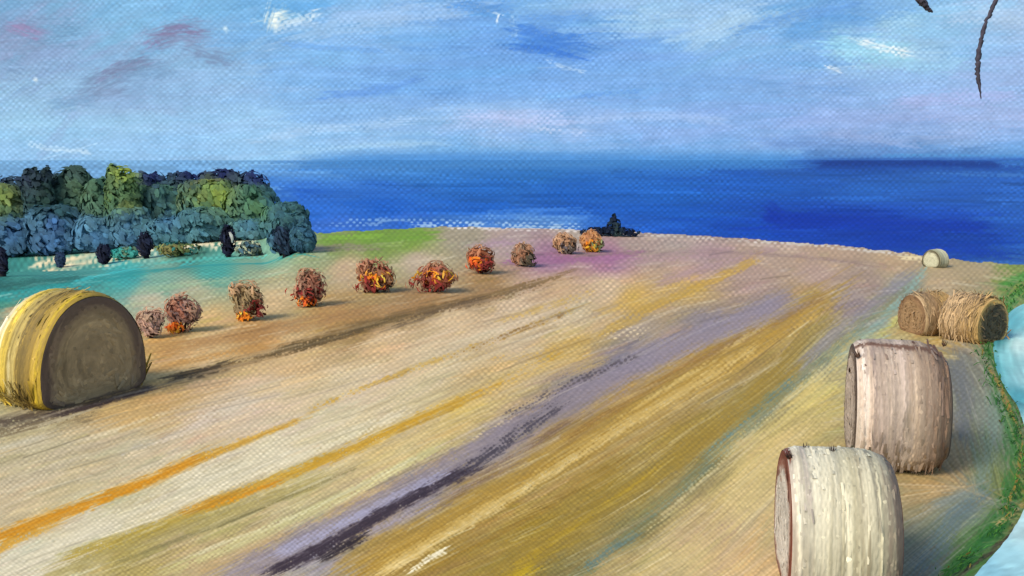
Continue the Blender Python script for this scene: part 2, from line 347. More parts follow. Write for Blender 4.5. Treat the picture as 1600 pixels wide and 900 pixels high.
# thin bristle lines over everything, along the rows
pick = [(random.uniform(-120, 1720), random.uniform(356, 940)) for _ in range(5200)]
pp = np.array(pick); sang = idw(Aang, pp[:, 0], pp[:, 1], p=3)[:, 0]
for (px, py), an in zip(pick, sang):
    if py < 395 and px < 470: continue
    u, v = f_uv(px, py); ui, vi = int(u), int(v)
    if not (0 <= ui < WF and 0 <= vi < HF): continue
    far = np.clip((py-340)/260, .3, 1); an += random.gauss(0, .03); L = random.uniform(30, 110)*far
    c = fc.col[vi, ui]; x_ = abs(random.gauss(0, .11)); c = c+(np.array([250, 246, 236])-c)*x_*1.3 if random.random() < .68 else c*(1-x_*.8)
    dx, dy = math.cos(an)*L/2, math.sin(an)*L/2
    fc.stroke([(u-dx, v-dy), (u+dx, v+dy)], random.uniform(1.6, 3.4), c, a=random.uniform(.35, .8), jit=.05, h=.8, thk=.5, fray=.1, edge=.1, soft=.4)
FS([(360,905),(480,848),(600,792),(720,722),(850,642),(1000,562),(1150,502),(1240,470)],62,(142,134,152),a=.62,dry=.2,w2=56,soft=.48)  # furrow shadow painted again over the bristle lines
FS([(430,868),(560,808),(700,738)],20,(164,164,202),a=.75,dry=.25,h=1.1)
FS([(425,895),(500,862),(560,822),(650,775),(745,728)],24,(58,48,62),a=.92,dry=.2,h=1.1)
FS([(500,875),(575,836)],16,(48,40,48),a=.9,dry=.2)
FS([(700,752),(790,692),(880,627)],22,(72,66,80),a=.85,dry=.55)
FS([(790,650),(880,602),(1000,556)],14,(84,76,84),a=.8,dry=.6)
FS([(600,895),(730,818),(860,740),(970,670),(1090,600),(1190,538)],22,(224,202,148),a=.75,dry=.3,h=1.3,thk=.6,w2=10)
FS([(640,893),(700,857)],11,(244,238,220),a=.9,dry=.3,h=1.6)
FS([(900,905),(1000,822),(1090,745),(1190,655),(1280,570),(1360,500)],20,(106,126,118),a=.5,dry=.55,soft=.45)
FS([(1010,830),(1100,745),(1200,650),(1290,570)],16,(224,208,160),a=.45,dry=.55,soft=.45)
FS([(1490,560),(1508,620),(1500,690)],34,(108,112,118),a=.75,dry=.25,soft=.45)  # second coat of the painted shadow beside the bales
FS([(1450,905),(1495,810),(1550,770)],40,(98,116,124),a=.7,dry=.3,soft=.45)
FS([(1556,610),(1552,680),(1530,770)],40,(118,138,130),a=.7,dry=.3,soft=.45)
FS([(1040,905),(1120,830),(1200,740),(1290,640)],60,(210,190,136),a=.5,dry=.2,soft=.48)
FS([(1180,690),(1260,620),(1310,560)],40,(210,194,128),a=.5,dry=.25,soft=.48)
FS([(880,640),(1000,572),(1150,508),(1260,468)],44,(146,134,148),a=.5,dry=.25,soft=.48)
wm = (sm(pyF, 470, 560)*(1-sm(pxF, 850, 1000)))[..., None]
fc.col = fc.col*(1-wm*(1-np.array((1.0, .99, .955))))
FS([(560,905),(710,818),(890,712),(1010,640),(1130,570),(1285,475)],44,(178,140,54),a=.5,dry=.2,w2=30,soft=.48)
FS([(760,905),(930,795),(1090,690),(1230,575)],50,(160,132,50),a=.45,dry=.2,soft=.48)
fc.finish(.115, .38)
GAIN_F = (1.19, 1.33, 1.70); GAIN_SKY = (1.09, 1.20, 1.44); GAIN_SEA = (1.72, 1.60, 1.78); GAIN_T = (1.1, 1.22, 1.5); GAIN_L = (.60, .69, .82); GAIN_B = (1.15, 1.28, 1.55)
#GAINS
stepw = YF/KS
ZD = ZF+fc.h*stepw*.30
over = np.maximum(0, YF-Yedge(sF)-(fbm(uu/14, vv*0, N3)-.5)*1.2)
ZD = ZD-np.minimum(over*1.6, 27)
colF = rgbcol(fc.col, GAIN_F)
# pull the outermost rows and columns out into a wide skirt
XD, YD = XF.copy(), YF.copy()
sk = sF.copy()
for k in range(12):
    g = 1+.22*(12-k)**1.15
    sk[:, k] = -S0*g; sk[:, WF-1-k] = S0*g
m = np.abs(sk) > S0*1.01
XD = np.where(m, sk*YF, XD)
XD[-1] = XD[-1]*.6; YD[-1] = 3.4
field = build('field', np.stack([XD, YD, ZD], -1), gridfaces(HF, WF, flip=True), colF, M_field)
struct(field, 'broad harvested field with long ochre and cream rows and painted violet furrow shadows running to the sea', 'field')
# ================================================================== SEA
HS = 24.0; DSKY = 3000.0
KSs = F/PX; KTs = F*HS/PX
Ss = .66; Ts0 = 1/DSKY; Ts1 = (440-HOR)/(F*HS)
WS = int(2*Ss*KSs); HSn = int((Ts1-Ts0)*KTs)+1
sc = Coat(WS, HSn, seed=31)
vv2, uu2 = np.mgrid[0:HSn, 0:WS].astype(float)
sS = uu2/KSs-Ss; YS = 1/(vv2/KTs+Ts0); XS = sS*YS
pxS, pyS = proj(XS, YS, np.full(XS.shape, HC-HS))
SEA = [(0,255,(142,184,224)),(200,260,(142,184,224)),(350,262,(140,182,222)),(0,300,(120,165,215)),(300,300,(100,150,210)),(400,262,(135,180,222)),(420,285,(75,132,210)),(440,268,(116,164,218)),  # pale points at the left paint horizon haze into the sea
 (520,252,(116,166,216)),(620,252,(92,152,210)),(720,252,(80,142,206)),(850,252,(74,136,204)),(960,252,(70,132,202)),(1100,253,(70,130,204)),(1220,253,(54,102,184)),(1320,254,(38,74,150)),(1420,256,(38,76,156)),(1500,258,(50,96,175)),(1590,258,(64,116,190)),
 (520,272,(78,138,210)),(620,268,(72,136,206)),(720,272,(62,124,198)),(850,270,(56,122,198)),(1000,268,(50,112,198)),(1150,270,(40,96,190)),(1300,275,(45,95,182)),(1450,280,(55,110,194)),(1590,280,(52,104,192)),
 (480,300,(48,108,212)),(600,295,(50,108,200)),(750,295,(44,110,198)),(900,295,(40,104,196)),(1050,300,(42,106,196)),(1200,300,(42,98,190)),(1350,300,(52,108,195)),(1500,305,(48,100,192)),(1600,310,(58,112,200)),
 (480,335,(50,114,214)),(600,325,(38,102,202)),(750,325,(38,102,198)),(900,325,(36,96,194)),(1050,330,(36,96,192)),(1200,325,(34,84,184)),(1350,340,(30,68,175)),(1500,345,(36,78,180)),(1600,340,(52,105,195)),
 (520,352,(70,118,212)),(640,345,(60,112,208)),(760,350,(95,142,212)),(860,350,(110,155,215)),(1000,352,(40,95,192)),(1150,355,(32,82,185)),(1250,345,(26,58,168)),(1400,368,(28,64,170)),(1520,375,(30,70,170)),(1600,390,(50,100,188)),(1600,415,(70,115,185)),(1450,400,(40,80,175))]
sc.col[:] = idw(SEA, pxS, pyS, ay=2.5, p=3.2)
def s_uv(px, py):
    a, dy, dz = raydir(px, py); Y = HS/(-dz/dy); return (a/dy+Ss)*KSs, (1/Y-Ts0)*KTs
for _ in range(1500):
    px, py = random.uniform(-100, 1700), random.uniform(254, 425)
    u, v = s_uv(px, py); L = random.uniform(30, 150); w = random.uniform(2, 7); sl = random.gauss(.01, .02)
    c = idw(SEA, np.array([px]), np.array([py]), ay=2.5, p=3.2)[0]*(1+random.gauss(0, .07))+random.gauss(0, 3)
    sc.stroke([(u-L/2, v-sl*L/2), (u+L/2, v+sl*L/2)], w, c, a=random.uniform(.3, .8), dry=random.choice([0, .2, .4]), jit=.08, h=.5, thk=random.uniform(0, .3))
def SS(pts, w, c, **k): sc.stroke([s_uv(*p) for p in pts], w/PX, c, **k)
SS([(1270,258),(1400,255),(1560,258)],12,(32,60,140),a=.85,dry=.2)
SS([(1195,325),(1210,335),(1230,345)],30,(26,52,165),a=.7,dry=.1)
SS([(1200,340),(1350,348),(1550,356)],26,(26,58,168),a=.75,dry=.15)
SS([(1350,378),(1480,385),(1590,398)],22,(30,64,168),a=.7,dry=.2)
SS([(540,345),(640,342),(760,350)],7,(160,190,228),a=.7,dry=.6)
SS([(640,350),(780,352),(910,354)],11,(205,218,236),a=.8,dry=.58)
SS([(490,352),(600,350)],8,(150,180,225),a=.7,dry=.55)
SS([(760,340),(900,342)],12,(120,165,222),a=.7,dry=.62)
SS([(900,262),(1100,262),(1280,260)],9,(70,130,205),a=.6,dry=.3)
SS([(560,262),(760,258),(960,256)],10,(100,150,205),a=.6,dry=.2)
SS([(1450,268),(1600,275)],10,(90,140,205),a=.5,dry=.4)
SS([(1500,255),(1600,262)],9,(36,66,142),a=.6,dry=.5)
for y_, cc_, a_ in ((252, (80,140,204), .8), (256, (70,130,202), .6), (261, (62,124,200), .4)):
    SS([(470, y_+4), (640, y_+1), (900, y_), (1230, y_-1)], 6, cc_, a=a_, dry=.15, soft=.5)
wl = sm(pxS, 430, 600)*(1-sm(pxS, 1180, 1300)); wt = (1-sm(pyS, 250, 272))*wl*.9
sc.col = sc.col*(1-wt[..., None])+np.array((80,140,204.))*wt[..., None]  # painted haze: far water fades to one horizon blue
SS([(1260,262),(1400,261),(1600,266)],14,(38,80,168),a=.6,dry=.2,soft=.5)
sc.finish(.12, .4)
ZS = HC-HS+sc.h*YS/KSs*.25
XS2 = XS.copy()
for k in range(8):
    g = 1+.3*(8-k); XS2[:, k] = -Ss*g*YS[:, k]; XS2[:, WS-1-k] = Ss*g*YS[:, WS-1-k]
YS2 = YS.copy(); YS2[-1] = 60; XS2[-1] *= .5
sea = build('sea', np.stack([XS2, YS2, ZS], -1), gridfaces(HSn, WS, flip=True), rgbcol(sc.col, GAIN_SEA), M_sea)
struct(sea, 'deep blue sea behind the field, darkening to the right', 'sea')
# ================================================================== SKY (a painted backdrop at the sea's horizon)
stepk = DSKY/(F/PX)
WK = int(2*.66*DSKY/stepk); zb = -45.0
HK = int(345/PX)
kc = Coat(WK, HK, seed=77)
vv3, uu3 = np.mgrid[0:HK, 0:WK].astype(float)
XK = (uu3-WK/2)*stepk; ZK = zb+(HK-1-vv3)*stepk
pxK, pyK = proj(XK, np.full(XK.shape, DSKY), ZK)
def k_uv(px, py):
    a, dy, dz = raydir(px, py); X = a/dy*DSKY; Z = HC+dz/dy*DSKY
    return X/stepk+WK/2, HK-1-(Z-zb)/stepk
SKY = [(0,5,(112,160,202)),(150,10,(120,170,210)),(300,10,(115,170,215)),(450,8,(105,165,215)),(600,25,(140,180,225)),(720,8,(95,150,215)),(850,10,(135,180,225)),(1000,25,(152,192,228)),(1130,40,(160,196,228)),(1250,15,(115,165,218)),(1320,12,(100,155,215)),(1450,25,(140,188,226)),(1590,30,(158,190,225)),
 (20,60,(140,150,190)),(100,85,(130,160,200)),(180,50,(125,172,212)),(330,90,(135,172,210)),(400,60,(118,168,220)),(550,70,(130,175,225)),(700,70,(110,162,222)),(780,60,(112,162,222)),(850,65,(72,130,208)),(950,75,(110,160,222)),(1050,80,(120,168,225)),(1180,75,(135,178,225)),(1270,75,(108,165,222)),(1380,80,(170,208,232)),(1500,75,(135,185,228)),(1590,100,(148,178,222)),
 (60,150,(145,182,215)),(200,150,(135,165,205)),(350,130,(140,175,215)),(480,130,(122,170,222)),(600,130,(112,160,218)),(700,140,(108,158,218)),(820,120,(115,165,225)),(950,140,(118,165,222)),(1100,140,(120,165,220)),(1250,135,(130,170,222)),(1400,130,(140,178,225)),(1560,150,(152,182,226)),
 (50,200,(148,190,222)),(200,195,(148,188,222)),(400,190,(148,188,226)),(560,170,(128,172,222)),(700,180,(155,188,228)),(800,190,(165,188,228)),(950,185,(150,182,228)),(1100,185,(140,172,222)),(1300,185,(145,175,225)),(1450,175,(158,180,226)),(1580,190,(165,185,228)),
 (50,240,(140,182,222)),(250,240,(142,182,224)),(450,225,(155,192,228)),(600,228,(160,192,228)),(750,225,(150,185,226)),(900,222,(148,182,228)),(1050,220,(140,175,226)),(1200,225,(145,178,226)),(1350,215,(158,182,228)),(1500,215,(158,184,228)),
 (50,250,(142,184,224)),(250,250,(142,184,224)),(420,250,(142,186,224)),(520,242,(138,182,224)),(520,250,(118,168,216)),(620,236,(136,182,224)),(620,246,(96,156,212)),(720,234,(122,172,220)),(720,243,(84,146,208)),(850,232,(128,176,222)),(850,243,(78,140,206)),(960,236,(116,168,220)),(960,246,(72,134,204)),(1100,238,(130,176,224)),(1100,247,(80,140,208)),(1220,240,(130,176,224)),(1220,249,(62,112,190)),(1320,242,(118,166,220)),(1320,250,(44,82,158)),(1420,242,(116,170,222)),(1420,250,(44,86,165)),(1500,240,(122,174,224)),(1500,250,(60,112,185)),(1590,240,(118,172,224)),(1590,250,(72,128,196)),
 (800,-80,(120,170,220))]
kc.col[:] = idw(SKY, pxK, pyK, ay=1.7, p=3.2)
for _ in range(2200):
    px, py = random.uniform(-160, 1760), random.uniform(-60, 250)
    u, v = k_uv(px, py); L = random.uniform(40, 160); w = random.uniform(4, 16)
    sl = random.gauss(-.02, .08)+(.12 if (1100 < px < 1250 and py < 100) else 0)*-2
    if px < 380 and py < 150: sl += random.gauss(-.3, .25)
    c = idw(SKY, np.array([px]), np.array([py]), ay=1.7, p=3.2)[0]*(1+random.gauss(0, .022))+np.array([random.gauss(0, 3), random.gauss(0, 1), 0])
    kc.stroke([(u-L/2, v-sl*L/2), (u, v+random.gauss(0, 1.5)), (u+L/2, v+sl*L/2)], w, c, a=random.uniform(.3, .75), dry=random.choice([0, 0, .25, .4]), jit=.045, h=.45, thk=random.uniform(0, .45))
def KK(pts, w, c, **k):
    k.setdefault('soft', .36); k.setdefault('fray', .4); kc.stroke([k_uv(*p) for p in pts], w/PX, c, **({'w2': k.pop('w2')/PX} if 'w2' in k else {}), **k)
# mauve cloudlets on the left
for pts, w, c, a in [([(-20,55),(40,45),(90,52)],40,(140,152,196),.6),([(14,38),(40,48),(74,58)],22,(170,138,188),.6),([(60,50),(130,45)],40,(128,155,200),.5),([(0,72),(60,75)],24,(146,150,192),.5),([(0,100),(40,115)],30,(138,152,196),.6),
    ([(225,68),(270,55),(325,52)],40,(148,142,184),.6),([(235,55),(280,44),(310,50)],20,(150,124,170),.6),([(225,75),(250,66)],16,(152,128,176),.5),([(280,75),(335,92),(362,98)],26,(136,140,182),.5),([(130,145),(180,118),(245,98)],44,(140,150,192),.65),([(150,125),(195,105),(232,92)],24,(142,134,178),.55),([(190,122),(275,105)],40,(134,152,196),.5),([(120,150),(200,140)],22,(146,152,194),.55),([(80,168),(150,152)],26,(138,162,208),.5)]:
    KK(pts, w, np.array(c)-[24, 9, 16], a=min(.9, a*1.35), dry=.15, jit=.06, fray=.6, soft=.46)
# white and pale touches
KK([(425,48),(432,22),(450,18)],26,(236,240,232),a=.95,h=1.6,thk=.8,fray=.5)
KK([(430,40),(470,30),(500,16)],20,(205,220,232),a=.8,dry=.2,h=1.2)
KK([(440,60),(520,40),(640,20),(760,8)],40,(158,190,226),a=.6,dry=.1)
KK([(520,22),(620,25),(720,18)],26,(150,184,228),a=.5)
KK([(440,68),(520,76),(600,78)],12,(105,158,222),a=.6,dry=.2)
KK([(770,18),(780,22),(776,36)],7,(228,238,244),a=.9,h=1.3,thk=.8)
KK([(800,20),(806,58)],14,(165,200,232),a=.7,dry=.3)
KK([(802,45),(860,60),(930,75)],30,(70,126,208),a=.85,dry=.12)
KK([(800,72),(860,78),(910,92)],14,(62,118,205),a=.85,dry=.2)
KK([(850,92),(880,105),(910,112)],8,(180,208,236),a=.75,dry=.35)
KK([(820,30),(880,28),(930,22)],16,(98,150,216),a=.7,dry=.2)
KK([(700,8),(770,12),(800,8)],16,(84,142,212),a=.8,dry=.2)
KK([(420,8),(480,12),(520,4)],20,(98,160,216),a=.8,dry=.2)
KK([(950,40),(1010,38),(1080,30)],40,(165,202,230),a=.6,dry=.3)
KK([(1080,70),(1140,35),(1200,15)],40,(165,200,230),a=.6,dry=.15)
KK([(1150,50),(1250,20),(1340,8)],22,(100,152,216),a=.7,dry=.2)
KK([(1230,48),(1290,35)],20,(98,158,220),a=.7,dry=.25)
KK([(1290,70),(1360,78),(1430,85)],46,(150,208,232),a=.8,dry=.2)
KK([(1370,45),(1400,30),(1440,35)],30,(170,210,232),a=.6,dry=.3)
KK([(1335,62),(1370,72),(1420,84)],15,(232,242,246),a=.9,dry=.25,h=1.2)
KK([(1290,103),(1315,112)],8,(236,242,246),a=.9,h=1.4,dry=.15)
KK([(1470,30),(1560,22),(1600,30)],34,(172,200,228),a=.6,dry=.3)
KK([(1380,100),(1480,105),(1520,90)],22,(150,200,230),a=.6,dry=.25)
KK([(1130,125),(1220,132),(1330,140)],12,(112,158,215),a=.55,dry=.2)
KK([(1400,160),(1480,150),(1590,150)],26,(165,178,226),a=.6,dry=.2)
KK([(720,180),(830,188),(900,190)],22,(182,192,230),a=.6,dry=.35)
KK([(830,200),(910,205)],14,(205,212,236),a=.6,dry=.5)
KK([(500,150),(570,145),(660,125)],18,(98,146,216),a=.7,dry=.15)
KK([(900,150),(1000,142)],8,(92,140,212),a=.6,dry=.45)
KK([(400,215),(520,200),(640,190)],20,(172,200,232),a=.55,dry=.2)
KK([(900,190),(1020,175),(1140,190)],18,(165,190,230),a=.5,dry=.25)
KK([(40,222),(70,232),(140,238)],11,(190,212,232),a=.7,dry=.2)
KK([(52,122),(58,128)],9,(228,236,240),a=.9,h=1.4,thk=.8)
KK([(350,42),(356,52)],8,(215,232,240),a=.8,h=1.2,thk=.8)
KK([(520,250),(640,244),(760,238),(900,240)],9,(88,150,212),a=.6,dry=.3)
KK([(440,240),(560,228),(700,222)],12,(170,206,232),a=.5,dry=.3)
KK([(1380,244),(1480,243),(1600,244)],7,(84,160,218),a=.6,dry=.35)
KK([(1270,251),(1360,248),(1480,251)],6,(40,74,150),a=.75,dry=.25)
for _ in range(2600):
    px, py = random.uniform(-120, 1720), random.uniform(-30, 248)
    u, v = k_uv(px, py); ui, vi = int(u), int(v)
    if not (0 <= ui < WK and 0 <= vi < HK): continue
    L = random.uniform(18, 70); sl = random.gauss(-.03, .09)
    kc.stroke([(u-L/2, v-sl*L/2), (u+L/2, v+sl*L/2)], random.uniform(1.5, 3.2), kc.col[vi, ui]*(1+random.gauss(.012, .035)), a=random.uniform(.25, .6), jit=.03, h=.7, thk=.4, fray=.1, edge=.1, soft=.4)
for w_, y_, cc_, a_ in ((14, 238, (132,178,222), .5), (10, 243, (112,164,216), .6), (8, 247, (92,148,208), .75), (6, 250, (80,138,204), .85)):
    KK([(470+(250-y_)*6, y_+4), (640, y_), (840, y_-1), (1040, y_+.5), (1250, y_+2)], w_, cc_, a=a_, dry=.15, soft=.5)
for w_, y_, cc_, a_ in ((7, 245, (96,158,216), .5), (5, 249, (66,110,186), .7)):
    KK([(1200, y_+2), (1350, y_), (1500, y_), (1640, y_)], w_, cc_, a=a_, dry=.2, soft=.5)
wl = sm(pxK, 430, 600)*(1-sm(pxK, 1200, 1320)); wr = sm(pxK, 1200, 1320)  # sky foot tinted towards the sea as painted haze
for wt, cc_ in ((sm(pyK, 224, 251)**1.4*wl*.95, (80,140,204)), (sm(pyK, 240, 251)*wr*.75, (56,104,184))):
    kc.col = kc.col*(1-wt[..., None])+np.array(cc_, float)*(1+.08*(N2(pxK/40, pyK/2)-.5))[..., None]*wt[..., None]
kc.finish(.08, .36)
YK = DSKY-kc.h*stepk*.30
XK2, ZK2 = XK.copy(), ZK.copy()
for k in range(10):
    g = 1+.35*(10-k); XK2[:, k] *= g; XK2[:, WK-1-k] *= g
YK = YK-np.maximum(0, np.abs(XK2)-2600)*.55           # the far ends of the backdrop curve towards the land
ZK2[0] += 1600; ZK2[1] += 700; ZK2[-1] -= 30
sky = build('sky', np.stack([XK2, YK, ZK2], -1), gridfaces(HK, WK, flip=True), rgbcol(kc.col, GAIN_SKY), M_sky)
struct(sky, 'pale blue sky with mauve and white cloud patches above the sea', 'sky')
# ================================================================== POND
PO = [(1640,462),(1585,482),(1558,510),(1551,545),(1556,580),(1572,612),(1592,640),(1606,690),(1609,745),(1601,800),(1575,845),(1530,895),(1480,960)]
pw = np.array([hit(*p)[:2] for p in PO])
n1 = 120; t = np.linspace(0, len(PO)-1, n1)
def spl(a): 
    r = np.interp(t, range(len(PO)), a)
    for _ in range(6): r[1:-1] = (r[:-2]+2*r[1:-1]+r[2:])/4
    return r
bx_, by_ = spl(pw[:, 0]), spl(pw[:, 1])
n2 = 90; zpond = -.32+.03
w2 = np.linspace(0, 1, n2)**1.4*9
PXg = bx_[:, None]+w2[None]*1.0; PYg = np.repeat(by_[:, None], n2, 1)+0*PXg
pcx, pcy = proj(PXg, PYg, np.full(PXg.shape, zpond))
POND = [(1558,520,(40,130,150)),(1552,570,(70,156,172)),(1570,560,(140,205,218)),(1592,540,(205,235,240)),(1580,500,(96,176,194)),(1600,480,(130,200,214)),(1600,590,(160,214,228)),(1590,620,(70,150,170)),(1620,660,(170,216,230)),(1600,830,(186,224,238)),(1575,870,(160,212,234)),(1545,895,(140,198,226)),(1700,700,(120,190,215))]  # near-white points paint a highlight into the water colour
pc = idw(POND, pcx, pcy, ay=1, p=3)
th = np.hypot(pcx-1640, pcy-550)
pc *= (1+.18*(N2(th*.22, np.arctan2(pcy-550, pcx-1640)*3+9)-.5)+.10*(N1(th*.6, 3+0*th)-.5))[..., None]
pz = zpond+.02*(N2(th*.25, th*0)-.5)
pond = build('pond', np.stack([PXg, PYg, pz], -1), gridfaces(n1, n2, flip=True), rgbcol(np.clip(pc, 1, 250), GAIN_F), M_pond)
struct(pond, 'turquoise pond with painted white glints inside a green bank on the right', 'pond')
# ================================================================== brush-dab foliage
def dabs(P, Nn, L, W, C, streak=.12, spin=1.2, bias=math.pi/2, along=None):
    """each dab: a bent 2x4-vertex ribbon lying across direction Nn at point P"""
    n = len(P); Nn = Nn/np.linalg.norm(Nn, axis=1, keepdims=True)
    up = np.tile([0.02, 0.01, 1.], (n, 1)); T = np.cross(up, Nn); T /= np.linalg.norm(T, axis=1, keepdims=True)+1e-6
    B = np.cross(Nn, T); a = rng.normal(0, spin, n)+bias
    A = T*np.cos(a)[:, None]+B*np.sin(a)[:, None]; Bn = np.cross(Nn, A)
    if along is not None: A = along; Bn = np.cross(Nn, A); Bn /= np.linalg.norm(Bn, axis=1, keepdims=True)+1e-6
    V = np.zeros((n, 3, 3, 3)); Cc = np.zeros((n, 3, 3, 3))
    L = L[:, None]; W = W[:, None]
    for i, f in enumerate((-.5, 0, .5)):
        for j, g in enumerate((-.5, 0, .5)):
            nar = .55+.45*(1-abs(f)*2)
            V[:, i, j] = P+A*L*f+Bn*W*g*nar-Nn*(L*.25*f*f*4*.5)-Nn*W*.15*abs(g)
            Cc[:, i, j] = C*(1+streak*(rng.random((n, 1))-.5)*2)
    base = np.arange(n)[:, None, None]*9; q = np.array([[0, 3, 4, 1], [1, 4, 5, 2], [3, 6, 7, 4], [4, 7, 8, 5]])
    return V.reshape(-1, 3), (base+q[None]).reshape(-1, 4), Cc.reshape(-1, 3)
def crown_pts(n, lobes, core=.25, fuzz=1.06):
    """points through the outer volume of a set of overlapping lobes (cx,cy,cz,rx,ry,rz)"""
    lobes = np.array(lobes, float); w = lobes[:, 3]*lobes[:, 5]; w /= w.sum()
    k = rng.choice(len(lobes), n, p=w); d = rng.normal(size=(n, 3)); d /= np.linalg.norm(d, axis=1, keepdims=True)
    r = np.where(rng.random(n) < .82, rng.uniform(.8, fuzz, n), rng.uniform(core, .85, n))
    return lobes[k, :3]+d*r[:, None]*lobes[k, 3:], d, k
def foliage(name, parent, n, lobes, L, W, pal, mat=M_leaf, jit=.10, spin=.55, zmin=None, patch=1.0, bias=2.2, blend=0., fuzz=1.06, fringe=None):
    P, d, k = crown_pts(n, lobes, fuzz=fuzz)
    if zmin is not None: P[:, 2] = np.maximum(P[:, 2], zmin+rng.random(n)*.05)
    pal = np.array(pal, float)
    sd = random.random()*99; sz = max(l[3] for l in lobes)
    q = fbm(P[:, 0]/sz*1.6*patch+sd, P[:, 2]/sz*1.6*patch+sd+P[:, 1]/sz, N3, 2)
    q = np.clip((q-.25)/.5+rng.normal(0, .12, n), 0, .999)*len(pal)
    i0 = np.clip(q.astype(int), 0, len(pal)-1); C = pal[i0]*(1+rng.normal(0, jit, (n, 1)))
    if blend:
        L0 = parent.location; wx_, wy_ = proj(P[:, 0]+L0.x, P[:, 1]+L0.y, P[:, 2]+L0.z)
        C = C*(1-blend)+idw(WOOD, wx_, wy_, p=3, sx=30)*blend*(1+rng.normal(0, .09, (n, 1)))
    if fringe is not None:
        r_ = np.sqrt((((P-np.array([0, 0, fringe[1]]))/np.array(fringe[2]))**2).sum(1)); w_ = sm(r_, .75, 1.25)[:, None]*.75
        C = C*(1-w_)+np.array(fringe[0], float)*w_
    dn = d+rng.normal(0, .2, (n, 3))
    V, Fc, C = dabs(P, dn, L*rng.uniform(.6, 1.4, n), W*rng.uniform(.6, 1.4, n), C, spin=spin, bias=bias)
    o = build(name, V, Fc, rgbcol(np.clip(C, 3, 250), GAIN_L), mat, parent, smooth=True)
    nn = d*.45+[-.12, -.4, .5]; nn /= np.linalg.norm(nn, axis=1, keepdims=True)
    o.data.normals_split_custom_set_from_vertices(np.repeat(nn, 9, 0).tolist())      # leaf clumps shade with the roundness of their crown
    return o
def tube(path, rad, seg=8, c=(70, 55, 45)):
    path = np.array(path, float); V = []; n = len(path)
    for i, p in enumerate(path):
        t = path[min(i+1, n-1)]-path[max(i-1, 0)]; t /= np.linalg.norm(t)+1e-9
        a = np.cross(t, [0.31, .9, .2]); a /= np.linalg.norm(a); b = np.cross(t, a)
        for s_ in range(seg):
            q = 2*math.pi*s_/seg; rr = rad[i]*(1+.15*math.sin(3*q+i))
            V.append(p+(a*math.cos(q)+b*math.sin(q))*rr)
    V = np.array(V); C = rgbcol(np.clip(np.array(c, float)*(1+.25*(rng.random((len(V), 1))-.5)), 3, 250), GAIN_T)
    return V, gridfaces(n, seg, wrap=True), C
def join(parts):
    V = []; Fc = []; C = []; o = 0
    for v, f, c in parts: V.append(v); Fc.append(f+o); C.append(c); o += len(v)
    return np.concatenate(V), np.concatenate(Fc), np.concatenate(C)
def at(px, py, Y):
    a, dy, dz = raydir(px, py); return a/dy*Y, Y, HC+dz/dy*Y
NAVY = [(22,30,62),(30,42,80),(40,58,92)]
WOOD = [(0,275,(34,48,70)),(5,305,(92,116,70)),(10,330,(60,88,76)),(40,278,(40,52,76)),(68,270,(28,40,52)),(70,300,(44,66,64)),(60,325,(34,62,62)),(95,330,(36,66,62)),(120,270,(56,78,72)),(125,295,(76,102,80)),(140,320,(64,92,84)),(165,290,(44,74,66)),(170,310,(62,94,72)),(198,268,(118,140,70)),(205,295,(74,104,70)),(200,320,(88,112,78)),(240,274,(28,38,80)),(260,295,(54,88,84)),(250,320,(56,90,96)),(300,270,(30,42,86)),(330,292,(112,134,72)),(320,310,(74,106,78)),(345,300,(120,140,66)),(345,270,(28,38,80)),(400,274,(32,46,92)),(395,305,(70,108,78)),(400,330,(80,118,72)),(430,310,(50,86,100)),(440,345,(52,90,96)),(470,365,(48,84,104)),
 (20,360,(58,96,134)),(85,350,(56,92,138)),(85,385,(62,102,146)),(50,340,(64,102,124)),(130,360,(76,120,148)),(150,370,(64,108,144)),(200,350,(66,108,142)),(205,375,(62,104,142)),(260,345,(60,100,132)),(300,345,(58,98,116)),(310,375,(70,114,136)),(390,360,(62,104,128)),(400,385,(84,124,130)),(440,375,(44,76,104)),(260,385,(60,104,120))]
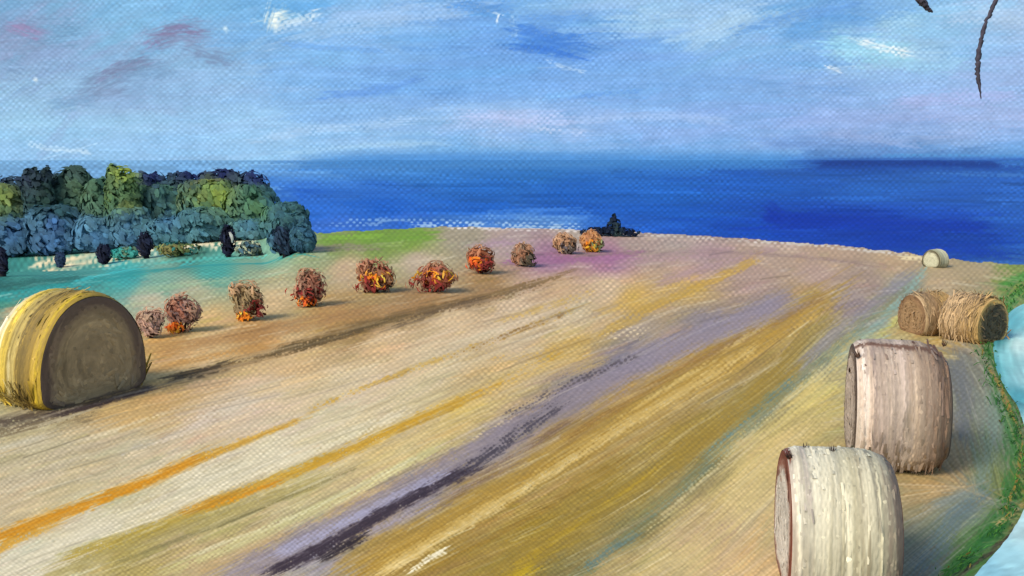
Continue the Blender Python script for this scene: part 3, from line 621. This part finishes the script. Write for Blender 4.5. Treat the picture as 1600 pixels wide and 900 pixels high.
def tree(px, base, top, wpx, Y, pal, label, n=900, dab=7, lean=0, group='trees of the wood at the left', kind='broadleaf_tree', low=.42, trunkc=(42,46,62)):
    k = Y/F*1.03; bx, _, _ = at(px, base, Y); bz = float(ground(bx, Y)); tz = at(px, top, Y)[2]
    Ht = tz-bz; w = wpx*k/2
    t = thing(kind, label, 'tree', (bx, Y, bz), group)
    lb = []; ch = Ht*(1-low*.5)
    cz = Ht-ch/2
    lb.append((lean*w*.3, 0, cz, w*.9, w*.62, ch*.45))
    lb.append((lean*w*.3, 0, Ht*.34, w*.95, w*.6, Ht*.3))
    for q in range(7):
        a = random.uniform(0, 6.28); r = random.uniform(.35, .62)
        lb.append((math.cos(a)*w*r+lean*w*.4*random.random(), math.sin(a)*w*.4, cz+random.uniform(-.38, .36)*ch, w*random.uniform(.3, .48), w*random.uniform(.3, .45), ch*random.uniform(.14, .24)))
    mx = max(l[2]+l[5] for l in lb)
    lb = [(l[0], l[1], l[2]*Ht/mx, l[3], l[4], l[5]) for l in lb]
    foliage('crown', t, int(n*2.6), lb, dab*k*1.9, dab*k*1.15, pal, zmin=.05, blend=.75, fuzz=1.22)
    parts = [tube([(0, 0, -.3), (lean*.05, .02, Ht*.3), (lean*.2*w, 0, Ht*.7)], [.05*Ht*.6+.06, .035*Ht+.03, .03], c=trunkc)]
    tr = build('trunk', *join(parts), M_bark, t)
    lp = []
    for q in range(4):
        a = q*1.6+random.random(); z0 = Ht*random.uniform(.3, .5)
        lp.append(tube([(lean*.05, 0, z0), (math.cos(a)*w*.3, math.sin(a)*w*.3, z0+Ht*.14), (math.cos(a)*w*.55, math.sin(a)*w*.5, z0+Ht*.3)], [.025*Ht, .016*Ht, .006*Ht], 6, trunkc))
    build('limb', *join(lp), M_bark, t)
    return t
# palettes
GRN = [(40,75,70),(58,92,72),(78,112,68),(100,128,70)]; OLV = [(70,100,72),(98,124,62),(132,146,62),(168,170,74)]
DRK = [(20,38,62),(28,58,66),(36,66,58)]; BLU = [(44,78,122),(56,96,142),(70,112,150)]; TEAL = [(40,84,110),(52,100,122),(70,118,128)]
BGR = [(38,72,96),(48,86,104),(62,104,98)]; NVY = [(22,30,70),(30,40,86),(42,58,108)]
# back row, standing behind everything: dark navy trees with the ragged skyline
for px, top, w, pal, lab, n in [
  (30,276,90,DRK,'dark navy-topped tree at the left end of the wood skyline',700),
  (225,270,80,NVY,'dark navy tree on the wood skyline right of the yellow-topped tree',700),
  (285,268,80,NVY,'inky blue tree on the skyline behind the blue-green middle of the wood',700),
  (345,266,74,NVY,'navy tree topping the skyline above the yellow-green middle crown',700),
  (395,269,60,NVY,'last small navy tree at the right end of the wood skyline',500)]:
    tree(px, 405, top, w, 88, pal, lab, n, 6)
tree(5, 420, 288, 74, 80, OLV, 'olive yellow-green tree at the far left edge of the wood', 900, 7)
tree(68, 418, 261, 46, 79, [(18,30,42),(26,46,52),(44,74,58)], 'narrow near-black tree poking highest above the left of the wood', 800, 6)
tree(120, 415, 261, 84, 81, [(34,60,66),(52,84,70),(72,104,76)], 'round grey-green tree with a dark top left of the yellow-topped tree', 1000, 7)
tree(168, 412, 280, 70, 80, [(28,56,68),(44,78,70),(64,98,66)], 'dull green tree just left of the yellow-topped tree', 900, 7)
tree(198, 412, 259, 56, 78, [(66,100,66),(104,130,62),(142,154,66)], 'bright yellow-topped tree standing out on the wood skyline', 800, 6)
tree(255, 408, 288, 80, 80, [(36,72,84),(50,90,84),(72,110,72)], 'blue-green tree in the middle of the wood below the navy skyline', 1000, 7)
tree(325, 405, 281, 84, 79, [(50,90,88),(74,112,72),(112,138,58),(168,168,62)], 'yellow-green dappled tree right of the middle of the wood', 1000, 7)
tree(395, 402, 290, 84, 77, [(44,86,98),(58,98,84),(82,120,62)], 'moss-green tree near the right end of the wood', 1000, 7)
tree(442, 400, 318, 70, 58, [(36,74,104),(48,88,104),(62,100,86)], 'low blue-green tree sloping down at the right end of the wood', 900, 7, lean=.5)
# front row: misty blue trees
for px, base, top, w, pal, lab in [
  (14,424,340,92,BLU,'misty blue tree at the left end of the front row'),
  (86,414,322,84,[(48,84,132),(58,98,146),(66,108,150)],'rounded slate-blue tree second from the left in the front row'),
  (150,404,338,80,[(48,90,134),(62,106,148),(72,116,152)],'soft blue tree in the front row between the two smallest dark cypresses'),
  (205,394,326,78,BGR,'blue-green tree in the front row above the small dark cypress on pale ground'),
  (262,388,342,92,TEAL,'teal-blue tree in the front row left of the tallest cypress'),
  (318,388,326,88,[(44,88,108),(54,98,118),(64,112,112)],'greenish teal tree in the front row beside the tallest cypress'),
  (398,396,344,92,[(44,90,116),(56,104,124),(84,124,116)],'pale teal tree in the front row between the two large cypresses'),
  ]:
    tree(px, base, top, w, 72, pal, lab, 750, 7, low=.15, group='blue trees in the front row of the wood')
tree(452, 398, 332, 62, hit(452, 398)[1], [(34,70,108),(44,82,112),(56,96,104)], 'small deep blue tree behind the broad leaning cypress', 700, 7, low=.1, group='blue trees in the front row of the wood')
tree(474, 395, 352, 38, hit(474, 395)[1], [(36,74,110),(46,86,108),(58,98,100)], 'lowest small blue-green tree at the very right tip of the wood by the green patch', 450, 7, low=.1, group='blue trees in the front row of the wood')
# low bushes along the pale strip
def bush(px, base, w, h, Y, pal, label, name='low_bush', cat='bush', group=None, n=260, dab=6):
    x, Y, z = hit(px, base); k = Y/F*1.03; W2, H2 = w*k/2, h*k
    t = thing(name, label, cat, (x, Y, z), group)
    lb = [(0, 0, H2*.45, W2*.8, W2*.6, H2*.5)]+[(random.uniform(-.6, .6)*W2, random.uniform(-.3, .3)*W2, H2*random.uniform(.25, .55), W2*.4, W2*.4, H2*.38) for _ in range(5)]
    foliage('foliage', t, n, lb, dab*k*1.2, dab*k*.7, pal, zmin=.02)
    sp = [tube([(0, 0, -.15), (math.cos(q)*W2*.2, math.sin(q)*W2*.2, H2*.3), (math.cos(q)*W2*.5, math.sin(q)*W2*.4, H2*.6)], [.05, .035, .015], 6, (60, 50, 45)) for q in (0, 2, 4)]
    build('stem', *join(sp), M_bark, t)
    return t
bush(280, 400, 90, 24, 58, [(30,84,88),(44,100,96),(86,104,66),(110,110,70)], 'long low teal bush with a brown top beside the pale strip')
bush(195, 405, 56, 20, 58, [(40,120,120),(60,140,136),(90,120,100)], 'small turquoise bush right of the small dark cypress')
bush(392, 400, 46, 26, 60, [(90,110,108),(140,150,130),(60,88,104)], 'grey speckled bush between the two large cypresses')
# dark cypresses
def cypress(px, base, w, h, label, Y=57, lean=0., pal=((14,18,34),(20,26,46),(28,36,58)), n=260):
    x, Y, zg = hit(px, base); k = Y/F*1.03; W2, H2 = w*k/2, h*k
    t = thing('cypress', label, 'cypress', (x, Y, zg), 'dark cypresses along the pale strip')
    b0 = H2-h*k
    lb = [(lean*.1, 0, b0+h*k*.5, W2*.85, W2*.8, h*k*.5), (lean*.3*W2, 0, b0+h*k*.68, W2*.75, W2*.7, h*k*.3), (-lean*.2*W2, 0, b0+h*k*.3, W2*.6, W2*.6, h*k*.3)]
    foliage('foliage', t, n, lb, 7*k*1.5, 4*k*.8, pal, spin=.35, zmin=.02)
    build('trunk', *tube([(0, 0, -.3), (0, 0, H2*.3), (lean*.1, 0, H2*.7)], [.12, .1, .05], 7, (30, 28, 32)), M_bark, t)
    return t
cypress(4, 432, 22, 46, 'dark navy cypress cut by the left edge of the picture')
cypress(95, 418, 18, 24, 'smallest dark cypress, faint against the pale strip', pal=((34,52,82),(40,60,88),(46,70,96)))
cypress(163, 413, 27, 32, 'short squat black cypress second in size from the smallest')
cypress(228, 404, 28, 42, 'ragged black-blue cypress standing on the cream strip')
cy = cypress(357, 402, 29, 50, 'tallest black oval cypress with a white fleck on its right side', n=340)
k = 57/F
V, Fc, C = dabs(np.array([[.34, -.42, 50*k*.72], [.38, -.38, 50*k*.62], [.36, -.42, 50*k*.66]]), np.array([[.4, -1, .3]]*3), np.array([.5, .45, .4]), np.array([.2, .16, .14]), np.array([[225, 228, 230.]]*3), spin=.3)
build('white_fleck', V, Fc, rgbcol(C, GAIN_T), M_leaf, cy)
cypress(446, 402, 38, 52, 'broad leaning dark blue cypress at the right end of the wood', lean=-.8, pal=((18,28,46),(26,40,60),(36,56,78)), n=340)
# lone dark bush on the cliff edge
Yb = 44.6; x, _, _ = at(960, 358, Yb); k = Yb/F; zg = float(ground(x, Yb))
t = thing('spiky_bush', 'dark green spiky bush alone on the sea edge of the field', 'bush', (x, Yb, zg))
foliage('foliage', t, 420, [(-.1, 0, 7*k, 38*k, .5, 8*k), (-.8, -.1, 7*k, 26*k, .4, 8*k), (.6, 0, 5*k, 20*k, .4, 7*k), (0, 0, 16*k, 13*k, .3, 12*k), (-.05, 0, 26*k, 6*k, .2, 9*k)], 7*k, 4*k, [(18,28,48),(26,42,58),(44,62,66)], spin=.7)
build('stem', *join([tube([(0, 0, -.3), (0, 0, .5), (0, 0, 1.0)], [.06, .04, .015], 6, (40, 40, 45)), tube([(0, 0, 0), (-.5, 0, .15), (-.9, 0, .25)], [.05, .03, .01], 6, (40, 40, 45)), tube([(0, 0, 0), (.4, 0, .15), (.9, 0, .2)], [.05, .03, .01], 6, (40, 40, 45))]), M_bark, t)
# ------------------------------------------------------------------ rust-coloured shrubs in a row
def shrub(px, base, w, h, pal, acc, accpos, label):
    f_ = {236: .42, 286: .2, 882: .38, 923: .3, 817: .25}.get(px, .12); pal = [tuple(np.array(c)*(1-f_)+np.array((178,156,134))*f_) for c in pal]
    x, Y, z = hit(px, base); k = Y/F*1.03; W2, H2 = w*k/2, h*k
    t = thing('shrub', label, 'shrub', (x, Y, z), 'autumn shrubs in a row across the field')
    lb = [(0, 0, H2*.52, W2*.72, W2*.6, H2*.46)]+[(random.uniform(-.55, .55)*W2, random.uniform(-.35, .35)*W2, H2*random.uniform(.3, .75), W2*.42, W2*.4, H2*.27) for _ in range(6)]
    foliage('foliage', t, 800, lb, 9*k*1.2, 4.2*k*.8, pal, zmin=.02, jit=.08, spin=.7, fuzz=1.36, fringe=((168,142,116), H2*.5, (W2, W2, H2*.5)))
    for c, pos in zip(acc, accpos):
        ax, az, aw, ah = pos
        foliage('bright_leaves', t, 52, [(ax*W2, -W2*.62, az*H2, aw*W2*1.15, W2*.16, ah*H2*1.1)], 8*k*1.3, 3.6*k*.9, c, jit=.14, spin=.8, zmin=.03, fuzz=1.75)
    sp = [tube([(0, 0, -.12), (math.cos(q)*W2*.2, math.sin(q)*W2*.2, H2*.3), (math.cos(q)*W2*.45, math.sin(q)*W2*.4, H2*.65)], [.03, .02, .008], 5, (70, 48, 38)) for q in (0.4, 2.5, 4.4)]
    build('stem', *join(sp), M_bark, t)
OR = [(196,100,36),(208,122,40),(186,82,40)]; CR = [(120,46,44),(136,58,52),(106,44,42)]; YO = [(214,138,40),(206,118,34),(216,152,62)]
MAU = [(112,92,96),(128,104,98),(96,80,90)]; RUS = [(112,70,52),(138,82,58),(96,66,62),(126,108,78)]; OLI = [(112,102,74),(130,116,82),(96,84,62)]
shrub(236,528,42,46,MAU+[(120,110,100)],[],[],'small faded mauve shrub right beside the yellow round bale')
shrub(286,518,56,56,[(104,80,76),(122,92,86),(90,72,76),(130,84,70)],[OR],[(-.25,.14,.3,.12)],'mauve-brown shrub with a small orange foot, second in the row from the bale')
shrub(387,499,58,56,OLI,[CR,YO],[(.5,.35,.4,.2),(.0,.1,.28,.16)],'olive-topped shrub with a crimson right side and an amber foot')
shrub(487,478,54,54,[(104,78,66),(124,86,70),(112,70,56)],[CR,OR],[(-.2,.42,.6,.16),(-.2,.16,.35,.16)],'brown-red shrub with an orange foot at its left')
shrub(588,456,62,48,[(112,78,60),(126,92,66),(120,64,52)],[CR,YO],[(-.3,.25,.5,.2),(.15,.45,.5,.18)],'dome-shaped rust shrub with amber streaks across its middle')
shrub(679,456,66,44,[(126,92,70),(130,70,58),(118,66,52)],[CR,YO],[(-.25,.3,.6,.25),(.1,.6,.6,.18)],'widest crimson shrub with a bright yellow-orange top')
shrub(752,427,48,40,[(122,72,50),(136,84,58),(104,66,54)],[OR,CR],[(-.3,.45,.4,.2),(.2,.35,.4,.2)],'deep rust-orange shrub in the middle distance')
shrub(817,416,38,34,[(124,86,66),(112,76,58),(98,84,74)],[[(70,66,60),(84,80,66)]],[(.5,.35,.4,.3)],'brown shrub dark on its right side')
shrub(882,396,38,30,[(132,98,70),(118,92,68),(126,104,80)],[[(74,70,74),(90,84,80)]],[(.4,.35,.4,.25)],'small tan and grey shrub, second from the far end of the row')
shrub(923,393,36,30,[(150,104,56),(164,112,50),(140,96,60)],[YO,[(92,110,80),(108,118,84)]],[(.0,.3,.4,.2),(.5,.3,.35,.25)],'small ochre shrub with a green foot at the far end of the row')
# ================================================================== BALES
def profile(R_, flat=.72, slump=.0, tall=1.):
    """closed section (y across, z up) starting at the bottom, squashed flat on the ground"""
    n = 220; a = np.linspace(-math.pi, math.pi, n, endpoint=False)      # 0 = top
    yy = np.sin(a)*R_; zz = np.cos(a)*R_
    lowm = zz < 0
    yy = np.where(lowm, np.sign(yy)*R_*(np.abs(np.sin(a))**(1-.62*slump)), yy)
    f = -flat*R_
    zz = np.where(zz < f*.6, f+(zz+R_)*((f*.6-f)/(f*.6+R_)), zz)
    zz = np.where(zz > 0, zz*tall, zz)
    return yy, zz-f
def bale(name, px, base, dia_px, len_px, axis_deg, label, paint_body, paint_end, Y=None, flat=.74, slump=.3, tall=1., rounds=(.07, 6, .07, 6), rag=0., group=None, tufts=((.5, 1), (.42, -1)), tuftc=((110,85,55),), sink=.06):
    if Y is None: x, Y, z = hit(px, base)
    else: x, _, _ = at(px, base, Y); z = float(ground(x, Y))
    k = Y/F*1.02; R_ = dia_px*k/(tall+flat); Lh = len_px*k/2
    t = thing(name, label, 'hay bale', (x, Y, z-sink), group, rz=R(axis_deg))
    yy, zz = profile(R_, flat, slump, tall); nt = len(yy)
    # body: strands laid round the bale
    nl = 110; cv = Coat(nt, nl, 5.5, 5, seed=random.randint(0, 90)); paint_body(cv); cv.finish(.05, .08)
    xs = np.linspace(-Lh, Lh, nl); ax = np.linspace(-1, 1, nl); bul = np.where(ax < 0, 1-rounds[0]*np.abs(ax)**rounds[1], 1-rounds[2]*np.abs(ax)**rounds[3])
    cz = R_*flat
    lump = 1+.03*(fbm(np.linspace(0, 6, nt)[None]+0*xs[:, None], xs[:, None]*2/R_+5, N2, 2)-.5)
    rad = bul[:, None]*lump*(1+cv.h*.012)
    V = np.stack([np.repeat(xs[:, None], nt, 1), yy[None]*rad, np.maximum((zz-cz)[None]*rad+cz, 0)], -1)
    ns = int(420*(1+2*rag)); ii = rng.integers(int(.1*nt), int(.9*nt), ns); jj = rng.integers(5, nl-5, ns); Pn = V[jj, ii]; al = V[jj, (ii+2) % nt]-V[jj, (ii-2) % nt]; al = al+rng.normal(0, .06+rag*.5, al.shape)*np.linalg.norm(al, axis=1, keepdims=True); al /= np.linalg.norm(al, axis=1, keepdims=True)
    no = np.cross(al, [1., 0, 0]); no *= np.sign((no*(Pn-[0, 0, cz])).sum(1))[:, None]
    V2, F2, C2 = dabs(Pn+no*R_*(.004+rag*.09*rng.random((ns, 1))), no, R_*rng.uniform(.35, .95, ns), R_*rng.uniform(.02, .07, ns), cv.col[jj, ii]*(1+rng.normal(0, .055, (ns, 1))), along=al, streak=.05)
    V2[:, 2] = np.maximum(V2[:, 2], .005)
    Vb, Fb, Cb = join([(V.reshape(-1, 3), gridfaces(nl, nt, wrap=True), cv.col.reshape(-1, 3)), (V2, F2, C2)])
    build('wrapped_straw', Vb, Fb, rgbcol(np.clip(Cb, 3, 250), GAIN_B), M_bale, t)
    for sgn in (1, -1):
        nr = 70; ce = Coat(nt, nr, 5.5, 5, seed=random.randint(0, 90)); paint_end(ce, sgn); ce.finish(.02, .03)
        rr = np.linspace(0, 1-(rounds[0] if sgn < 0 else rounds[2]), nr)
        a_, b_ = np.meshgrid(np.linspace(0, 6.28, nt), rr)
        spir = (N2(b_*26+a_/6.28, a_*.6)-.5)+(N1(b_*60+a_/6.28*2, a_*1.5)-.5)*.6
        dx = sgn*(Lh*1.0+R_*(.025*(1-rr[:, None]**3)+.001*spir+.006*ce.h))
        dx[-1] = sgn*Lh*.99
        V = np.stack([dx, yy[None]*rr[:, None], np.maximum((zz-cz)[None]*rr[:, None]+cz, 0)], -1)
        ns = 240; ii = rng.integers(0, nt, ns); jj = np.minimum((np.sqrt(rng.random(ns))*nr*.86).astype(int)+2, nr-8); Pn = V[jj, ii]; al = V[jj, (ii+2) % nt]-V[jj, (ii-2) % nt]; al = al+rng.normal(0, .14+rag, al.shape)*np.linalg.norm(al, axis=1, keepdims=True); al /= np.linalg.norm(al, axis=1, keepdims=True)+1e-9
        no = np.tile([float(sgn), 0, 0], (ns, 1))
        V2, F2, C2 = dabs(Pn+no*R_*.008, no, R_*rng.uniform(.15, .42, ns), R_*rng.uniform(.035, .09, ns), ce.col[jj, ii]*(1+rng.normal(0, .05, (ns, 1))), along=al, streak=.03)
        V2[:, 2] = np.maximum(V2[:, 2], .005)
        Vb, Fb, Cb = join([(V.reshape(-1, 3), gridfaces(nr, nt, wrap=True, flip=sgn < 0), ce.col.reshape(-1, 3)), (V2, F2, C2)])
        build('end_face', Vb, Fb, rgbcol(np.clip(Cb, 3, 250), GAIN_B), M_bale, t)
    # a few spiky tufts of straw standing off the rim
    for (ti, e) in tufts:
        i = int(nt*ti) % nt; p = np.array([e*Lh*.97, yy[i]*.97, zz[i]-.02]); V = []; Fc = []; nb = 9
        d0 = np.array([e*.35, yy[i]/R_, (zz[i]-cz)/R_]); d0 /= np.linalg.norm(d0)
        V.append(p-d0*.03)
        for q in range(nb):
            a = 2*math.pi*q/nb; b1 = np.cross(d0, [.2, .9, .1]); b1 /= np.linalg.norm(b1); b2 = np.cross(d0, b1)
            V.append(p+(b1*math.cos(a)+b2*math.sin(a))*.035*R_); V.append(p+(b1*math.cos(a+.3)+b2*math.sin(a+.3))*R_*random.uniform(.02, .07)+d0*R_*random.uniform(.05, .12))
        for q in range(nb):
            a0 = 1+2*q; a1 = 1+2*((q+1) % nb); Fc += [(0, a0, a0+1, a1)]
        build('straw_tuft', V, Fc, rgbcol(np.tile(np.array(tuftc[0], float), (len(V), 1)), GAIN_B), M_bale, t, smooth=False)
    return t
def bodypaint(bands, extra=(), n=260, jit=12):
    """bands: (position along the axis 0..1, colour); strands follow the circumference"""
    def f(cv):
        pos = [b[0] for b in bands]; cols = np.array([b[1] for b in bands], float)
        y = np.linspace(0, 1, cv.H)
        for c in range(3): cv.col[..., c] = np.interp(y, pos, cols[:, c])[:, None]
        for _ in range(n):
            v = random.uniform(0, cv.H); u = random.uniform(-20, cv.W); L = random.uniform(20, 70); w = random.uniform(2.5, 7)
            vq = np.clip(v/cv.H+random.gauss(0, .07), 0, 1); c = np.array([np.interp(vq, pos, cols[:, q]) for q in range(3)])*(1+random.gauss(0, .12))+random.gauss(0, jit*.5)*np.array([1, .9, .5])
            L *= 1.6; cv.stroke([(u, v), (u+L/2, v+random.gauss(0, 1.5)), (u+L, v+random.gauss(0, 2))], w*1.4, np.clip(c, 8, 245), a=random.uniform(.5, .95), dry=random.choice([0, .15, .3]), jit=.16, h=1.2, thk=.6)
        for pts, w, c, a in extra: cv.stroke([(p[0]*cv.W, p[1]*cv.H) for p in pts], w, c, a=a, dry=.15, jit=.15, h=1.4, thk=.7)
    return f
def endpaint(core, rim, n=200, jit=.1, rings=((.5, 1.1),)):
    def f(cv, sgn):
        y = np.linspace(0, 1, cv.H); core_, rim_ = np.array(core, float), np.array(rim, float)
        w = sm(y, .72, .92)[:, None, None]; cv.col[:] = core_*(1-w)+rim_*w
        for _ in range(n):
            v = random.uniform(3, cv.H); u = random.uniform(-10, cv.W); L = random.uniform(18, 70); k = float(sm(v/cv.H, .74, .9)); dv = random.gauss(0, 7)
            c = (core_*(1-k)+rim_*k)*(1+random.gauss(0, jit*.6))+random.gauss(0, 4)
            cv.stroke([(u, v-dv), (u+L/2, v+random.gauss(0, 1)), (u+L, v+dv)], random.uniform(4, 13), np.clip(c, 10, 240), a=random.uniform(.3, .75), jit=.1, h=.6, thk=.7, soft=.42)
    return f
# theta axis of the body: 0 and 1 = ground, .5 = top
bale('round_bale', 112, 622, 170, 118, -27, 'large round bale with bright yellow side and dark grey-brown end at the left',
     bodypaint([(0,(196,192,176)),(.1,(206,202,172)),(.2,(190,170,92)),(.32,(186,164,60)),(.42,(150,134,76)),(.52,(196,182,120)),(.62,(150,128,60)),(.72,(112,96,52)),(.82,(140,118,52)),(.92,(196,168,52)),(1,(150,128,66))],
       [([(.44,.25),(.35,.22),(.25,.25)],7,(226,222,196),.9),([(.4,.12),(.25,.1),(.12,.12)],9,(212,208,196),.9),([(.48,.62),(.38,.6),(.2,.62)],9,(92,80,46),.8),([(.48,.92),(.3,.93),(.1,.93)],6,(204,178,44),.85),([(.44,.34),(.36,.34)],8,(232,204,84),.9),([(.3,.45),(.2,.47),(.1,.45)],8,(206,196,150),.8),([(.2,.7),(.1,.72)],10,(84,72,46),.75),([(.46,.5),(.4,.5)],8,(110,96,56),.7)]),
     endpaint((150,135,106), (92,78,70), jit=.2), Y=14.4, tuftc=((150,130,70),), slump=1., flat=.46, tall=1.2, tufts=(), rounds=(.12, 4, .05, 7))
bale('round_bale', 1395, 716, 196, 134, -14, 'mauve-grey round bale standing behind the nearest bale',
     bodypaint([(0,(206,198,192)),(.06,(178,164,154)),(.15,(166,150,140)),(.35,(174,160,152)),(.55,(168,154,142)),(.7,(160,142,126)),(.8,(128,108,94)),(.88,(108,88,74)),(.94,(136,112,92)),(1,(96,78,66))],  # bands darken to the right: shaded side painted into the straw
       [([(.62,.03),(.75,.04),(.9,.03)],5,(232,228,224),.95),([(.47,.0),(.455,.5),(.46,.95)],6,(92,66,54),.85),([(.66,.72),(.75,.7),(.9,.74)],16,(108,94,88),.75),([(.72,.85),(.85,.84)],16,(110,94,88),.75),([(.55,.15),(.7,.16),(.85,.18)],4,(132,106,96),.7),([(.74,.55),(.77,.6)],7,(176,160,112),.9),([(.6,.4),(.75,.42),(.9,.4)],9,(182,166,154),.7)]),
     endpaint((176,164,156), (78,66,60)), group='round bales at the right of the field', tuftc=((80,60,48),), slump=.5, flat=.8, rounds=(.08, 6, .22, 3.2))
bale('round_bale', 1300, 905, 224, 160, -9, 'nearest cream bale with a red-brown rim at the bottom right',
     bodypaint([(0,(170,162,154)),(.06,(192,188,174)),(.2,(190,188,172)),(.4,(194,192,174)),(.55,(182,179,156)),(.64,(136,131,114)),(.72,(190,188,170)),(.82,(174,171,150)),(.9,(128,120,108)),(1,(104,94,90))],  # right-hand bands darker, shade put into the straw colour
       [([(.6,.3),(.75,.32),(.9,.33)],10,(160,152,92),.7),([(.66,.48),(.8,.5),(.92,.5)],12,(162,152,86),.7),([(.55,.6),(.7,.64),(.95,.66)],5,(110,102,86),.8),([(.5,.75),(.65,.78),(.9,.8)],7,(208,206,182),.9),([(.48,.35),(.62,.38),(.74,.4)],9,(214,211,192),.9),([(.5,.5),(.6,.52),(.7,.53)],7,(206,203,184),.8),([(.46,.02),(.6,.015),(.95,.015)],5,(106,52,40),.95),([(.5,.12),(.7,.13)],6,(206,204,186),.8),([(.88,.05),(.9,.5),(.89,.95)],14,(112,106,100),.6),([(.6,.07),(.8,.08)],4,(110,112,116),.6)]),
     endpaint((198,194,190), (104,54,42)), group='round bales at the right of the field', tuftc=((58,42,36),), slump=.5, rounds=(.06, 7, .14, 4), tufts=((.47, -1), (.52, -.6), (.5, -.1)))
bale('round_bale', 1448, 519, 66, 56, 12, 'smudged golden-brown bale left of the dark open bale',
     bodypaint([(0,(170,148,116)),(.4,(146,120,90)),(.7,(176,148,96)),(1,(150,120,78))],[([(.5,.3),(.6,.3),(.7,.3)],10,(122,100,84),.7),([(.7,.6),(.9,.6)],10,(196,168,104),.8)]),
     endpaint((148,122,92), (128,100,74)), rag=.4, tufts=(), group='round bales at the right of the field', slump=.5, tuftc=((190,140,70),(140,100,60)))
bale('round_bale', 1519, 530, 74, 66, -58, 'tan bale with a dark hollow end lined in yellow beside the green bank',
     bodypaint([(0,(164,140,108)),(.4,(178,154,120)),(.7,(152,128,94)),(1,(182,152,98))],[([(.4,.4),(.5,.4),(.6,.4)],8,(214,190,150),.8)]),
     endpaint((74,66,50), (164,138,86), jit=.4), rag=.4, tufts=(), group='round bales at the right of the field', slump=.4, tuftc=((200,160,70),(50,44,36)))
bale('round_bale', 1461, 417, 30, 21, 30, 'tiny pale grey-green bale perched at the far sea edge',
     bodypaint([(0,(120,120,100)),(.3,(176,180,158)),(.7,(190,190,166)),(1,(150,148,116))]), endpaint((186,188,166), (84,80,62)), group='round bales at the right of the field', slump=.2, tufts=((.5, 1),))
# ================================================================== grass on the pond bank
gp = []
BK = [(1606,440),(1572,470),(1548,505),(1541,545),(1546,590),(1568,628),(1588,668),(1594,720),(1590,770),(1566,825),(1525,868),(1480,905),(1440,950)]
bw = np.array([hit(*p) for p in BK]); n = 520
tt = rng.random(n)*(len(BK)-1); i = tt.astype(int); f = (tt-i)[:, None]
P = bw[i]*(1-f)+bw[np.minimum(i+1, len(BK)-1)]*f
k = P[:, 1]/F
P[:, 0] += rng.normal(0, 9, n)*k; P[:, 2] = ground(P[:, 0], P[:, 1])+.03+rng.random(n)*.05
pal = np.array([(58,112,56),(66,122,54),(78,132,62),(60,112,66),(140,126,62)], float); C = pal[rng.choice(5, n, p=[.28, .3, .2, .16, .06])]*(1+rng.normal(0, .12, (n, 1)))
al = bw[np.minimum(i+1, len(BK)-1)]-bw[i]; al[:, 2] = 0; al = al+rng.normal(0, .25, (n, 3))*np.linalg.norm(al, axis=1, keepdims=True); al /= np.linalg.norm(al, axis=1, keepdims=True)
V, Fc, C = dabs(P, np.stack([rng.normal(0, .2, n), -.5+rng.normal(0, .2, n), np.full(n, .9)], -1), 20*k*rng.uniform(.6, 1.3, n), 2.2*k*rng.uniform(.6, 1.2, n), C, along=al)
g = build('grass', V, Fc, rgbcol(np.clip(C, 3, 250), GAIN_T), M_leaf); g.data.normals_split_custom_set_from_vertices(np.tile([-.1, -.35, .93], (len(V), 1)).tolist()); g['kind'] = 'stuff'; g['label'] = 'bright green grass edging the turquoise pond'; g['category'] = 'grass'
# ================================================================== overhanging bare tree (its trunk stands out of frame)
Yt = 12.0
tx, tz = 9.4, float(ground(9.4, Yt))
bt = thing('bare_tree', 'bare tree reaching in from the right, dark twigs hanging into the sky', 'tree', (tx, Yt, tz))
def rel(p): return (p[0]-tx, p[1]-Yt, p[2]-tz)
build('trunk', *tube([(0, 0, -.4), (.1, 0, 2), (-.1, 0, 4.5), (.2, .1, 7.8), (.4, .2, 9.5)], [.34, .27, .22, .15, .04], 12, (58,48,44)), M_bark, bt)
limb = [rel((tx-.1, Yt, tz+5.6)), rel((8.0, Yt, 6.3)), rel((6.7, Yt, 6.5)), rel((5.4, Yt, 6.35)), rel((4.7, Yt, 6.1))]
build('limb', *tube(limb, [.17, .12, .09, .06, .02], 9, (56,48,46)), M_bark, bt)
def twig(pts, rad):
    w = [rel(at(px, py, Yt)) for px, py in pts]; P = []; rr = []
    for q in range(len(w)-1):
        for j in range(12):
            f = j/12; p = np.array(w[q])*(1-f)+np.array(w[q+1])*f; P.append(p+rng.normal(0, .004, 3)); rr.append((rad[q]*(1-f)+rad[q+1]*f)*rng.uniform(.75, 1.15))
    P.append(w[-1]); rr.append(.004)
    return tube(P, rr, 7, (62,60,76))
build('twig', *twig([(1572,-80),(1556,0),(1540,35),(1530,75),(1527,115),(1533,155)], [.031,.028,.022,.029,.03,.005]), M_bark, bt)
build('twig', *twig([(1425,-70),(1437,-2),(1446,10),(1457,20)], [.05,.05,.04,.01]), M_bark, bt)
# ================================================================== light
S = Vector((-.56, -.50, .66)).normalized()
sl = bpy.data.lights.new('sun', 'SUN'); so = bpy.data.objects.new('sun', sl); COL.objects.link(so)
sl.energy = 1.4; sl.angle = R(20); sl.color = (1, .965, .90); so.rotation_euler = S.to_track_quat('Z', 'Y').to_euler()
w = bpy.data.worlds.new('World'); scn.world = w; w.use_nodes = True; nt = w.node_tree
st = nt.nodes.new('ShaderNodeTexSky'); st.sky_type = 'NISHITA'; st.sun_disc = False
st.sun_elevation = math.asin(S.z); st.sun_rotation = math.atan2(S.x, S.y)
nt.links.new(st.outputs['Color'], nt.nodes['Background'].inputs['Color']); nt.nodes['Background'].inputs['Strength'].default_value = .12
vs = scn.view_settings; vs.view_transform = 'Standard'; vs.look = 'None'; vs.exposure = 1.23; vs.gamma = 1; vs.use_curve_mapping = False
